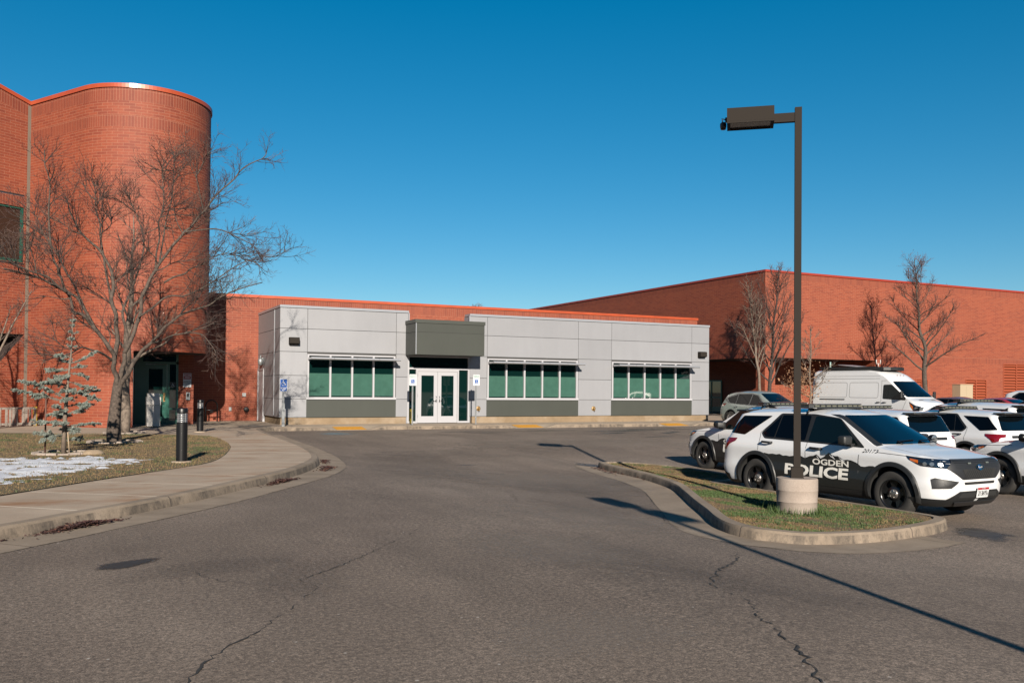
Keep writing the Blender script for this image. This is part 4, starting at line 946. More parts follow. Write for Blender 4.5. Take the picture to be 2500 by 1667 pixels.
def interp(tab, x):
    if x <= tab[0][0]: return tab[0][1]
    for (a, p), (b, q) in zip(tab[:-1], tab[1:]):
        if x <= b:
            t = (x-a)/(b-a); return p+(q-p)*t
    return tab[-1][1]
def smooth_tab(tab, r):
    return lambda x: (interp(tab, x-r)+2*interp(tab, x-r*.5)+2*interp(tab, x)+2*interp(tab, x+r*.5)+interp(tab, x+r))/8
class Shell:
    """closed body surface lofted along x from plan, profile and section tables"""
    def __init__(s, W, ztop, belt, tumble, crown, zb, xf, xr, xcf, xcr, nf=4.5, nr=6.0, rs=.04, seams=(), waist=None, cuts=(.40,)):
        s.W, s.zt, s.belt = W, smooth_tab(ztop, rs), smooth_tab(belt, .15)
        XF = max(v for _, v in xf); XR = min(v for _, v in xr)
        st = []
        for i in range(25):       # rear, from the tail to the start of the straight part
            a = i/24*math.pi/2; st.append((XR, (math.cos(a))**(2/nr), (math.sin(a))**(2/nr), -1))
        nm = int((xcf-xcr)/.06)
        mids = sorted(set([round(xcr+(xcf-xcr)*i/nm, 4) for i in range(1, nm)]+[q for q in seams]))
        for q in mids: st.append((q, 0, 1, 0))
        for i in range(29):
            a = i/28*math.pi/2; st.append((XF, (math.sin(a))**(2/nf), (math.cos(a))**(2/nf), 1))
        rows = []
        for X, sv, k, side in st:
            xn = X if side == 0 else (xcf+sv*(XF-xcf) if side == 1 else xcr+sv*(XR-xcr))
            zt = s.zt(xn); bl = min(s.belt(xn), zt-.05); h = zt-bl; cr = min(crown, h*.55)
            zl = [z for z, _ in W if z < bl-.02]; sec = [(0, zb), (interp(W, zb)*.55, zb), (interp(W, zb)*.97, zb+.0)]
            low = sorted(set([zb+.03]+[zb+(bl-zb)*q/13 for q in range(1, 13)]))
            for z in low: sec.append((interp(W, z)*(1 if waist is None else 1-waist(xn, z)), z))
            wb = interp(W, bl); sec.append((wb, bl)); ze = zt-cr
            for q in range(1, 6):
                z = bl+(ze-bl)*q/5; sec.append((wb-(z-bl)*tumble, z))
            ye = sec[-1][0]
            for q in range(1, 9):
                u_ = q/8; a = u_*math.pi/2; rr = .13 if h > .3 else .10
                uu = math.sin(a*.9)/math.sin(math.pi/2*.9) if False else u_**.8
                sec.append((ye*(1-uu), ze+cr*(1-(1-uu)**3.0)))
            row = []
            for y, z in sec:
                x = xn if side == 0 else (xcf+sv*(interp(xf, z)-xcf) if side == 1 else xcr+sv*(interp(xr, z)-xcr))
                row.append(Vector((x, y*k, z)))
            rows.append(row)
        s.rows = rows; M = len(rows[0]); s.v = []; s.f = []
        for side in (1, -1):
            base = len(s.v)
            for row in rows: s.v += [Vector((p.x, p.y*side, p.z)) for p in row]
            for i in range(len(rows)-1):
                for k in range(M-1):
                    q = (base+i*M+k, base+(i+1)*M+k, base+(i+1)*M+k+1, base+i*M+k+1)
                    s.f.append(q if side == -1 else q[::-1])
        s.bvh = BVHTree.FromPolygons(s.v, s.f)
    def mesh_obj(s, name, mats, parent, arches, lowz=None, lowfn=None, ar=.455, depth=.62):
        bm = bmesh.new(); vs = [bm.verts.new(p) for p in s.v]
        for f in s.f:
            if len({tuple(round(c, 6) for c in s.v[i]) for i in f}) < 3: continue
            try: bm.faces.new([vs[i] for i in f])
            except ValueError: pass
        bmesh.ops.remove_doubles(bm, verts=bm.verts, dist=2e-4)
        bmesh.ops.dissolve_degenerate(bm, edges=bm.edges, dist=1e-5)
        bmesh.ops.recalc_face_normals(bm, faces=bm.faces)
        for f in bm.faces: f.smooth = True
        me = bpy.data.meshes.new(name); bm.to_mesh(me); bm.free()
        for q in mats: me.materials.append(q)
        o = link(name, me, parent)
        cut = MB()
        for ax_, zz in arches:
            for sg_ in (1, -1):
                y0, y1 = sg_*depth, sg_*1.4; n_ = 40; base = len(cut.v)
                for yy in (y0, y1): cut.v += [(ax_+ar*math.cos(2*math.pi*k/n_), yy, zz+ar*math.sin(2*math.pi*k/n_)) for k in range(n_)]
                for k in range(n_): cut.f.append((base+k, base+(k+1) % n_, base+n_+(k+1) % n_, base+n_+k))
                cut.f += [tuple(base+k for k in range(n_)), tuple(base+n_+k for k in range(n_))]
        cm = bpy.data.meshes.new('cut'); cm.from_pydata(cut.v, [], cut.f); 
        for q in mats: cm.materials.append(q)
        for p in cm.polygons: p.material_index = len(mats)-1
        bm = bmesh.new(); bm.from_mesh(cm); bmesh.ops.recalc_face_normals(bm, faces=bm.faces); bm.to_mesh(cm); bm.free()
        co = bpy.data.objects.new('cut', cm); COL.objects.link(co)
        md = o.modifiers.new('b', 'BOOLEAN'); md.object = co; md.operation = 'DIFFERENCE'; md.solver = 'EXACT'
        bpy.context.view_layer.update()
        ev = o.evaluated_get(bpy.context.evaluated_depsgraph_get()); me2 = bpy.data.meshes.new_from_object(ev)
        o.modifiers.clear(); o.data = me2; bpy.data.objects.remove(co)
        me2.name = name; me2.set_sharp_from_angle(angle=R(42))
        if lowfn:
            for p in me2.polygons:
                if p.material_index == 0 and lowfn(p.center): p.material_index = 1
        return o
    def decal(s, name, m_, parent, polys, proj, off=.006, step=.06, faces=None, thick=0, label=None):
        """project flat shapes (lists of 2D points, or prebuilt 2D faces) on the body"""
        bm = bmesh.new()
        if faces:
            vs, fs = faces; bv = [bm.verts.new((a, b, 0)) for a, b in vs]
            for f in fs:
                try: bm.faces.new([bv[i] for i in f])
                except ValueError: pass
            bmesh.ops.triangulate(bm, faces=bm.faces[:])
        else:
            for poly in polys:
                bv = [bm.verts.new((a, b, 0)) for a, b in poly]
                for t in tessellate_polygon([[Vector((a, b, 0)) for a, b in poly]]):
                    try: bm.faces.new([bv[i] for i in t])
                    except ValueError: pass
        if step:
            for ax in (0, 1):
                c0 = [v.co[ax] for v in bm.verts]; lo, hi = min(c0), max(c0); c = lo+step
                stp = step if proj[0] != 'polar' or ax == 1 else 3.0
                c = lo+stp
                while c < hi-1e-4:
                    gm = bm.verts[:]+bm.edges[:]+bm.faces[:]
                    bmesh.ops.bisect_plane(bm, geom=gm, plane_co=(c if ax == 0 else 0, c if ax else 0, 0), plane_no=(1-ax, ax, 0)); c += stp
        kind = proj[0]; cent = None
        for v in bm.verts:
            a, b = v.co.x, v.co.y
            if kind == 'side': o_, d_ = Vector((a, 2*proj[1], b)), Vector((0, -proj[1], 0))
            elif kind == 'front': o_, d_ = Vector((3, a, b)), Vector((-1, 0, 0))
            elif kind == 'rear': o_, d_ = Vector((-8, a, b)), Vector((1, 0, 0))
            elif kind == 'top': o_, d_ = Vector((a, b, 4)), Vector((0, 0, -1))
            elif kind == 'polar':
                t = R(a); d_ = Vector((-math.cos(t), -math.sin(t), 0)); o_ = Vector((proj[1], 0, b))-d_*3
            h, n_, i_, ds = s.bvh.ray_cast(o_, d_)
            if h is None: h, n_, i_, ds = s.bvh.find_nearest(o_+d_*(o_.length*.6))
            if n_.dot(d_) > 0: n_ = -n_
            v.co = h+n_*off; v.index = 0
        bm.normal_update()
        if thick:
            gg = bmesh.ops.solidify(bm, geom=bm.faces[:], thickness=-thick)
        for f in bm.faces: f.smooth = True
        me = bpy.data.meshes.new(name); bm.to_mesh(me); bm.free(); me.materials.append(m_)
        if thick: me.set_sharp_from_angle(angle=R(45))
        o = link(name, me, parent)
        if label: o['label'] = label
        return o
def rounded(poly, r=.03, n=3):
    out = []; k = len(poly)
    for i in range(k):
        p0, p1, p2 = Vector(poly[i-1]), Vector(poly[i]), Vector(poly[(i+1) % k])
        a = (p0-p1); b = (p2-p1); ra = min(r, a.length*.4, b.length*.4); A = p1+a.normalized()*ra; B = p1+b.normalized()*ra
        for j in range(n+1):
            t = j/n; q = A*(1-t)**2+p1*2*t*(1-t)+B*t*t; out.append((q.x, q.y))
    return out
def line_poly(pts, wd):
    P = [Vector(p) for p in pts]; L = []; Rr = []
    for i, p in enumerate(P):
        t = (P[min(i+1, len(P)-1)]-P[max(i-1, 0)]).normalized(); n_ = Vector((-t.y, t.x))*wd/2; L.append(p+n_); Rr.append(p-n_)
    return [(q.x, q.y) for q in L+Rr[::-1]]
def wheel(parent, x, y, rad, rimr, wd, style, name='wheel'):
    s_ = 1 if y > 0 else -1
    t = MB(); h = wd/2
    prof = [(rimr,-h*.85),(rimr+.03,-h*.98),(rad-.05,-h),(rad-.015,-h*.86),(rad,-h*.6),(rad-.004,-h*.2),(rad,-h*.18),(rad,h*.18),(rad-.004,h*.2),(rad,h*.6),(rad-.015,h*.86),(rad-.05,h),(rimr+.03,h*.98),(rimr,h*.85)]
    t.lathe(prof, (0,0,0), 'y', 40); w_ = t.obj(name, TYRE, parent); w_.location = (x, y, rad)
    r = MB(); o = s_*h
    r.lathe([(rimr+.006,o*.90),(rimr-.008,o*.93),(rimr-.022,o*.72),(rimr-.03,o*.2),(rimr-.03,-o*.8)], (0,0,0), 'y', 40, 0)
    R_ = rimr-.025
    if style == 'steel':
        ns = 5; r.lathe([(R_*.62,o*.45),(R_*.5,o*.62),(R_*.30,o*.58),(R_*.28,o*.66)], (0,0,0), 'y', 40, 0)
        for k in range(ns):
            a0 = 2*math.pi*k/ns+.3; sp = .36
            for da in range(4):
                a, b = a0-sp+2*sp*da/4, a0-sp+2*sp*(da+1)/4
                P = [(R_*.55,a,o*.55),(R_*.55,b,o*.55),(R_,b,o*.62),(R_,a,o*.62)]
                r.face([(q*math.cos(e), yy, q*math.sin(e)) for q, e, yy in P], 0, None, True)
        r.lathe([(R_*1.0,o*.1),(R_*.2,o*.1)], (0,0,0), 'y', 24, 2)
        rr = r.obj('rim', [RIMB, RIMB, WELL], w_)
        c = MB(); c.lathe([(.082,o*.60),(.080,o*.80),(.066,o*.84),(.0,o*.86)], (0,0,0), 'y', 20)
        for k in range(5): a = 2*math.pi*k/5; c.lathe([(.012,o*.84),(.009,o*.92),(0,o*.92)], (.055*math.cos(a),0,.055*math.sin(a)), 'y', 6)
        c.obj('hub_cap', mat('hub_steel', (.40,.37,.35), .3, .8), w_)
    else:
        ns = 10 if style == 'alloy' else 8
        for k in range(ns):
            a0 = 2*math.pi*k/ns; 
            for w0, w1, q0, q1, y0, y1 in ((.05,.022,.12*rimr/.23,R_,o*.62,o*.86),):
                P = [(q0,-w0,y0),(q0,w0,y0),(q1,w1*1.4,y1),(q1,-w1*1.4,y1)]
                ca, sa = math.cos(a0), math.sin(a0); r.face([(q*ca-t_*.5*sa, yy, q*sa+t_*.5*ca) for q, t_, yy in P], 1)
                for e in (0, 2):
                    pa, pb = P[(e+1) % 4] if e == 0 else P[3], P[2] if e == 0 else P[0]
                    r.face([(q*ca-t_*.5*sa, yy, q*sa+t_*.5*ca) for q, t_, yy in (pa, pb)]+[(q*ca-t_*.5*sa, yy*.4, q*sa+t_*.5*ca) for q, t_, yy in (pb, pa)], 1)
        r.lathe([(.075,o*.55),(.07,o*.68),(0,o*.70)], (0,0,0), 'y', 20, 1); r.lathe([(R_,o*.1),(.0,o*.1)], (0,0,0), 'y', 24, 2)
        r.obj('rim', [RIMS, RIMS, WELL], w_)
    return w_
def arch_ring(parent, x, z, r0, r1, side, sh, a0=0, a1=180, y0=.80, bulge=.03):
    mb = MB(); n_ = 30; P = []
    for k in range(n_+1):
        a = R(a0+(a1-a0)*k/n_); row = []
        for r_, e in ((r0, -.04), (r0, bulge), (r1-.012, bulge*.8), (r1, .002)):
            px, pz = x+r_*math.cos(a), z+r_*math.sin(a); pz2 = max(pz, .26)
            h, n__, i_, ds = sh.bvh.ray_cast(Vector((px, 2*side, pz2)), Vector((0,-side,0)))
            yy = abs(h.y) if h else y0
            row.append((px, side*(yy+e), pz))
        P.append(row)
    b = len(mb.v)
    for row in P: mb.v += row
    for k in range(n_):
        for q in range(3):
            mb.f.append((b+k*4+q, b+(k+1)*4+q, b+(k+1)*4+q+1, b+k*4+q+1)); mb.m.append(0); mb.sm.append(True); mb.uv += [(0,0)]*4
    o = mb.obj('wheel_arch', CLAD, parent); o.data.set_sharp_from_angle(angle=R(50)); return o

def fit_text(s, x0, x1, z0, z1, bold=.02, mirror=False, shear=0):
    vs, fs = text_polys(s, 1, bold, 1, shear, 'LEFT'); a0, a1 = min(v[0] for v in vs), max(v[0] for v in vs); b0, b1 = min(v[1] for v in vs), max(v[1] for v in vs)
    out = []
    for a, b in vs:
        t = (a-a0)/(a1-a0); out.append(((x1-(x1-x0)*t) if mirror else (x0+(x1-x0)*t), z0+(z1-z0)*(b-b0)/(b1-b0)))
    return out, fs
def arcp(cx, cz, r, a0, a1, n=14): return [(cx+r*math.cos(R(a0+(a1-a0)*i/n)), cz+r*math.sin(R(a0+(a1-a0)*i/n))) for i in range(n+1)]

SUVSH = Shell(W=[(.20,.84),(.30,.915),(.40,.945),(.58,.965),(.72,.945),(.86,.945),(.97,.955),(1.04,.945),(1.10,.905),(1.16,.875),(1.25,.85)],
    ztop=[(-4.2,1.66),(-3.7,1.72),(-2.7,1.765),(-1.9,1.765),(-1.5,1.745),(-1.18,1.685),(-.30,1.195),(-.10,1.165),(.35,1.125),(.75,1.055),(.95,1.0)],
    belt=[(-4.1,1.19),(-2.0,1.15),(-.5,1.11),(0,1.06),(.5,1.0),(.95,.93)], tumble=.36, crown=.085, zb=.24,
    xf=[(.22,.74),(.32,.86),(.42,.92),(.62,.945),(.82,.93),(.94,.895),(1.0,.84),(1.06,.70),(1.1,.6)],
    xr=[(.22,-3.86),(.36,-4.02),(.52,-4.09),(.9,-4.07),(1.12,-4.02),(1.2,-3.97),(1.45,-3.84),(1.62,-3.74),(1.72,-3.62)], xcf=-.05, xcr=-3.35, nf=4.3, nr=5.5)
TEMPL = []
def suv(name, label, marked, group):
    sh = SUVSH; t = thing(name, label, 'police car' if marked else 'suv', (0,0,0), 0, group)
    sh.mesh_obj('body', [WHP, CLAD, WELL], t, [(0,.40),(-3.025,.40)], lowfn=lambda c: c.z < (.43 if -3.0 < c.x < 0 else .30))
    for sg in (1, -1): sh.decal('pillar', CLAD, t, [[(sg*.725,1.175),(sg*.59,1.665),(sg*.665,1.665),(sg*.72,1.60),(sg*.80,1.34),(sg*.865,1.155)]], ('front',), .005, .03)
    # glass
    sh.decal('windshield', GLV, t, [rounded([(-.735,1.185),(.735,1.185),(.60,1.655),(-.60,1.655)], .05)], ('front',), .006, .09)
    for sd in (1, -1):
        P = ('side', sd)
        sh.decal('window_trim', CLAD, t, [rounded([(-.55,1.115),(-1.20,1.605),(-1.8,1.665),(-2.60,1.655),(-2.99,1.27),(-2.88,1.165),(-1.9,1.145)], .05)], P, .004, .07)
        sh.decal('front_window', SIDEGLASS, t, [rounded([(-.70,1.15),(-1.21,1.595),(-1.75,1.625),(-1.80,1.17)], .03)], P, .009, .08)
        sh.decal('rear_window', GLS, t, [rounded([(-1.88,1.175),(-1.86,1.63),(-2.54,1.62),(-2.61,1.20)], .03),], P, .009, .08)
        sh.decal('vent_window', GLS, t, [rounded([(-2.635,1.20),(-2.57,1.615),(-2.93,1.265),(-2.85,1.205)], .02)], P, .009, .08)
        sh.decal('quarter_window', GLS, t, [rounded([(-2.80,1.60),(-3.55,1.585),(-3.86,1.245),(-3.40,1.215)], .03)], P, .008, .07)
        for pl, nm in (([(-1.815,1.14),(-1.81,.9),(-1.79,.42)], 's'), ([(-.64,1.0),(-.655,.9),(-.66,.42)], 's'), ([(-3.0,1.28),(-2.97,1.0),(-2.98,.94)], 's'), ([(-2.55,1.655),(-2.8,1.45),(-3.0,1.28)], 's'), ([(-.30,1.06),(.30,1.035),(.6,1.0)], 's')):
            sh.decal('door_seam', SEAM, t, [line_poly(pl, .010)], P, .0035, .08)
        for hx in (-1.58, -2.75):
            hz = 1.055 if hx > -2 else 1.105; mb = MB(); mb.tube([(hx-.13,sd*.935,hz),(hx-.09,sd*.985,hz),(hx+.09,sd*.985,hz-.004),(hx+.13,sd*.935,hz-.006)], .021, 8); mb.lathe([(.0,.0),(.05,.002)], (0,0,0), n=3)
            mb.v = mb.v[:-6]; mb.f = mb.f[:-3]; mb.m = mb.m[:-3]; mb.sm = mb.sm[:-3]; mb.uv = mb.uv[:-12]
            mb.obj('door_handle', CLAD, t)
        sh.decal('sill_cladding', CLAD, t, [[(-.52,.26),(-.55,.37),(-2.47,.40),(-2.5,.26)]], P, .006, .15)
        for ax_, nm in ((0,'f'),(-3.025,'r')): arch_ring(t, ax_, .40, .45, .525, sd, sh, -14 if ax_ == 0 else -8, 192)
        # mirror
        mb = MB(); mb.prism([(-.93,sd*.93),(-.80,sd*.93),(-.74,sd*1.00),(-.76,sd*1.17),(-.90,sd*1.19),(-.95,sd*1.0)], 1.165, 1.315); o = bevel(mb.obj('mirror', CLAD, t, recalc=True), .035, 3, 20)
        for p in o.data.polygons: p.use_smooth = True
        mb = MB(); mb.box(-.86,-.78,min(sd*.86,sd*.98),max(sd*.86,sd*.98),1.13,1.18); mb.obj('mirror_arm', CLAD, t)
        # lamps
        sg_ = sd
        sh.decal('headlight', LMPK, t, [rounded([(33*sg_,.995),(50*sg_,1.012),(69*sg_,1.045),(66*sg_,.985),(56*sg_,.895),(38*sg_,.862),(31.5*sg_,.87)], .012)], ('polar', -.1), .007, .05)
        sh.decal('turn_lamp', AMB, t, [[(58*sg_,.935),(64.5*sg_,.975),(65*sg_,1.005),(58*sg_,.985)]], ('polar', -.1), .010, .05)
        for a_, r_ in ((42,.035),(48,.032),(53,.030)):
            sh.decal('lamp_lens', LENS, t, [[((a_+r_*52*math.cos(q))*sg_, .930+r_*math.sin(q)) for q in [i*math.pi/6 for i in range(12)]]], ('polar', -.1), .011, .05)
        sh.decal('fog_vent', CLAD, t, [rounded([(49*sg_,.69),(46*sg_,.715),(27*sg_,.655),(29*sg_,.62),(34*sg_,.55),(48*sg_,.54)], .012)], ('polar', -.1), .006, .05)
        sh.decal('tail_light', REDL, t, [[(104*sg_,1.14),(105*sg_,1.08),(112*sg_,1.02),(118*sg_,.90),(123*sg_,.90),(127*sg_,1.04),(134*sg_,1.06),(135*sg_,1.13)]], ('polar', -3.35), .012, .05)
    sh.decal('grille', GRIL, t, [rounded([(-.58,.998),(.58,.998),(.72,.868),(.44,.685),(-.44,.685),(-.72,.868)], .02)], ('front',), .014, .04)
    sh.decal('grille_mesh', WELL, t, [rounded([(-.44,.845),(.44,.845),(.36,.70),(-.36,.70)], .02)], ('front',), .018, .06)
    mb = MB()
    for k in range(17): z = .70+k*.0175
    sh.decal('grille_bars', CLAD, t, [line_poly([(y-.06,.70),(y+.08,.845)], .012) for y in [-.36+i*.055 for i in range(13)]]+[line_poly([(-.57+.02*abs(k-3)*0,z),(.57,z)], .006) for k, z in enumerate([.87,.895,.92,.945,.97])], ('front',), .022, .06)
    for y in (-.24,.24): sh.decal('grille_lamp', BARG, t, [[(y-.04,.925),(y+.04,.925),(y+.04,.942),(y-.04,.942)]], ('front',), .026, .06)
    el = lambda cy, cz, a, b: [(cy+a*math.cos(q), cz+b*math.sin(q)) for q in [i*math.pi/12 for i in range(24)]]
    o = sh.decal('emblem', CHR, t, [el(0,.868,.098,.042)], ('front',), .030, .06, thick=.004); sh.decal('emblem_field', EMB, o, [el(0,.868,.088,.034)], ('front',), .034, .06)
    vs, fs = fit_text('Ford', -.058, .058, .852, .885, .0, False, .3); sh.decal('lettering', SIGNW, o, None, ('front',), .037, 0, (vs, fs))
    sh.decal('front_slot', WELL, t, [rounded([(-.41,.645),(.41,.645),(.39,.603),(-.39,.603)], .01)], ('front',), .006, .06)
    sh.decal('lower_bumper', CLAD, t, [[(-66,.25),(66,.25),(66,.385),(38,.375),(26,.50),(-26,.50),(-38,.375),(-66,.385)]], ('polar', -.1), .010, .05)
    sh.decal('lower_grille', WELL, t, [rounded([(-.46,.47),(.46,.47),(.52,.40),(-.52,.40)], .01)], ('front',), .014, .06)
    sh.decal('skid_plate', GRIL, t, [rounded([(-.5,.27),(.5,.27),(.56,.34),(-.56,.34)], .02)], ('front',), .022, .06, thick=.01)
    o = sh.decal('licence_plate', SIGNW, t, [rounded([(-.10,.40),(.215,.40),(.215,.555),(-.10,.555)], .01)], ('front',), .035, .3, thick=.004)
    sh.decal('plate_band', SIGNR, o, [[(-.095,.515),(.21,.515),(.21,.55),(-.095,.55)]], ('front',), .040, .3)
    vs, fs = fit_text('213693', -.075, .165, .425, .50, .0); sh.decal('lettering', SIGNK, o, None, ('front',), .042, 0, (vs, fs))
    vs, fs = fit_text('EX', .175, .205, .425, .465, .0); sh.decal('lettering', SIGNK, o, None, ('front',), .042, 0, (vs, fs))
    vs, fs = fit_text('UTAH', .01, .105, .524, .544, .0); sh.decal('lettering', SIGNW, o, None, ('front',), .043, 0, (vs, fs))
    # rear
    sh.decal('back_window', GLV, t, [rounded([(-.70,1.225),(.70,1.225),(.60,1.60),(-.60,1.60)], .05)], ('rear',), .008, .09)
    sh.decal('rear_trim', CLAD, t, [rounded([(-.45,1.03),(.45,1.03),(.45,1.10),(-.45,1.10)], .02)], ('rear',), .010, .1)
    sh.decal('rear_bumper', CLAD, t, [[(112,.26),(248,.26),(248,.42),(225,.52),(135,.52),(112,.42)]], ('polar', -3.35), .008, .05)
    mb = MB(); q = [(-3.60,.62),(-3.92,.58),(-3.98,.40),(-4.0,0),(-3.98,-.40),(-3.92,-.58),(-3.60,-.62)]; mb.prism(q, 1.665, 1.70); bevel(mb.obj('spoiler', CLAD, t, recalc=True), .012)
    mb = MB(); mb.prism([(-.10,-.006),(.10,-.006),(.10,.006),(-.10,.006)], 0, .10); mb.v = [(x-3.48-(z*.3), y, 1.735+z*(1 if x > -.02 or True else 0)*(1-max(0, x)/.12)) for x, y, z in mb.v]; mb.obj('antenna_fin', BLK, t)
    # light bar
    lb = MB(); zb_ = 1.765; lb.prism([(-2.17,-.70),(-2.13,-.76),(-1.90,-.76),(-1.82,-.62),(-1.80,0),(-1.82,.62),(-1.90,.76),(-2.13,.76),(-2.17,.70)], zb_, zb_+.02); lb.prism([(-2.16,-.69),(-2.12,-.74),(-1.91,-.74),(-1.835,-.62),(-1.815,0),(-1.835,.62),(-1.91,.74),(-2.12,.74),(-2.16,.69)], zb_+.072, zb_+.085)
    lbo = bevel(lb.obj('light_bar', BARK, t, recalc=True), .005)
    mb = MB(); mb.prism([(-2.15,-.68),(-2.11,-.73),(-1.92,-.73),(-1.842,-.61),(-1.822,0),(-1.842,.61),(-1.92,.73),(-2.11,.73),(-2.15,.68)], zb_+.02, zb_+.072); mb.obj('lamp_strip', BARK, lbo)
    for k in range(9):
        y = -.60+k*.15
        for xa, xb in ((-1.835-.02*abs(k-4)/4, -1.812-.02*abs(k-4)/4), (-2.165, -2.145)): mb = MB(); mb.box(xa, xb, y-.055, y+.055, zb_+.030, zb_+.060); mb.obj('lamp_module', BARG, lbo)
    for sd in (1,-1): mb = MB(); mb.tube([(-1.98,sd*.60,zb_+.01),(-1.98,sd*.655,1.73),(-1.98,sd*.715,1.63)], [.025,.025,.02], 4); mb.box(-2.05,-1.91,sd*.5-.1,sd*.5+.1,1.74,zb_+.01); mb.obj('mount', BLK, lbo)
    
    # spot lamp on the driver's side pillar
    mb = MB(); mb.lathe([(0,-.09),(.05,-.085),(.078,-.05),(.085,0),(.083,.03)], (-.50,.90,1.235), 'x', 20); mb.lathe([(.083,.03),(.078,.034),(0,.038)], (-.50,.90,1.235), 'x', 20, 1); mb.tube([(-.55,.90,1.235),(-.62,.83,1.2)], .02, 6)
    mb.obj('spot_lamp', [BLK, LENS], t)
    # wipers, hood lines
    mb = MB(); 
    for y0 in (-.35,.25): mb.tube([(-.22,y0,1.185),(-.33,y0+.0,1.235),(-.36,y0+.48,1.245)], .009, 5)
    mb.obj('wiper', BLK, t)
    for sd in (1,-1): sh.decal('hood_crease', SEAM, t, [line_poly([(-.25,sd*.78),(.3,sd*.76),(.70,sd*.62)], .007)], ('top',), .002, .1)
    for x, y in ((0,.81),(0,-.81),(-3.025,.81),(-3.025,-.81)): wheel(t, x, y, .385, .245, .25, 'steel' if marked else 'steel')
    if marked:
        top = [(-2.89,.88),(-2.8,.895),(-2.7,.88),(-2.6,.89),(-2.51,.882),(-2.42,.896),(-2.34,.868),(-2.27,.878),(-2.18,.868),(-2.08,.885),(-2.0,.90),(-1.97,.925),(-1.90,.89),(-1.83,.865),(-1.80,.868),(-1.70,.905),(-1.62,.915),(-1.55,.945),(-1.50,.91),(-1.46,.875),(-1.38,.915),(-1.33,.95),(-1.27,.995),(-1.21,.955),(-1.14,.94),(-1.08,.945),(-1.02,.915),(-.95,.885),(-.88,.895),(-.80,.89),(-.70,.86),(-.66,.84),(-.60,.80),(-.52,.80),(-.44,.82),(-.36,.825)]
        poly = arcp(-3.025,.40,.527,-1,66,12)+top+arcp(0,.40,.527,128,181,10)
        for sd in (1, -1):
            sh.decal('livery_panel', LIV, t, [poly], ('side', sd), .0045, .09)
            sn = [[(-1.27,.975),(-1.22,.93),(-1.19,.94),(-1.13,.87),(-1.17,.895),(-1.21,.915),(-1.24,.93)],[(-1.07,.935),(-1.02,.895),(-.98,.895),(-.92,.85),(-1.0,.87),(-1.03,.89)],[(-1.55,.93),(-1.51,.89),(-1.48,.86),(-1.53,.885)]]
            sh.decal('livery_snow', WHP, t, sn, ('side', sd), .007, .09)
            for s_, (a, b, c, e), bo in (('OGDEN',(-1.64,-.85,.762,.870),.026),('POLICE',(-2.28,-.85,.535,.738),.036)):
                vs, fs = fit_text(s_, a, b, c, e, bo, sd == 1); sh.decal('lettering', LETW, t, None, ('side', sd), .011, .05, (vs, fs))
        vs, fs = fit_text('20173', -.58, -.27, 1.0, 1.06, .0, False, .25); vs = [(a, b+.04) for a, b in vs]; sh.decal('unit_number', SIGNK, t, None, ('side', -1), .006, 0, (vs, fs))
    return t
def copy_tree(o, parent=None, skip=()):
    c = o.copy(); COL.objects.link(c)
    if parent is not None: c.parent = parent
    for ch in children(o):
        if ch.name.split('.')[0] in skip: continue
        copy_tree(ch, c, skip)
    return c
def put(t, x, y, z, az, tilt=0):          # forward axis (+X local) points along azimuth az (0 = +Y)
    t.location = (x, y, z); t.rotation_euler = (tilt, 0, R(90)-az)
G1 = 'white police SUVs parked nose to tail in the lot'
s1 = suv('police_suv', 'nearest white and black police SUV, unit number 20173, parked beside the grassed island', True, G1)
put(s1, 13.18, 10.71, -.415, math.pi-.08)
s2 = copy_tree(s1, None, ('unit_number',)); s2['label'] = 'white and black police SUV facing the grey building, behind the nearest police SUV'
put(s2, 16.25, 19.5, g(16.2,18.2), 0)
s3 = suv('police_suv', 'white SUV whose dark tailgate window shows over the bonnet of the nearest police SUV', False, G1); s3['category'] = 'police car'
put(s3, 19.05, 19.3, g(19,17.9), 0)
for x, y, z, az, lb_, sc_ in ((22.85,19.6,-.56,0,'white SUV in the row behind whose whole side glass shows, right of the tailgate',1),(25.2,20.9,-.48,0,'plain white SUV with a light bar, farthest in its row, below the red car',1.06),(18.85,12.75,-.50,0,'white SUV at the right edge with only its front wheel and wing showing',1)):
    c = copy_tree(s3); c['label'] = lb_; put(c, x, y, z, az); c.scale = (sc_,)*3

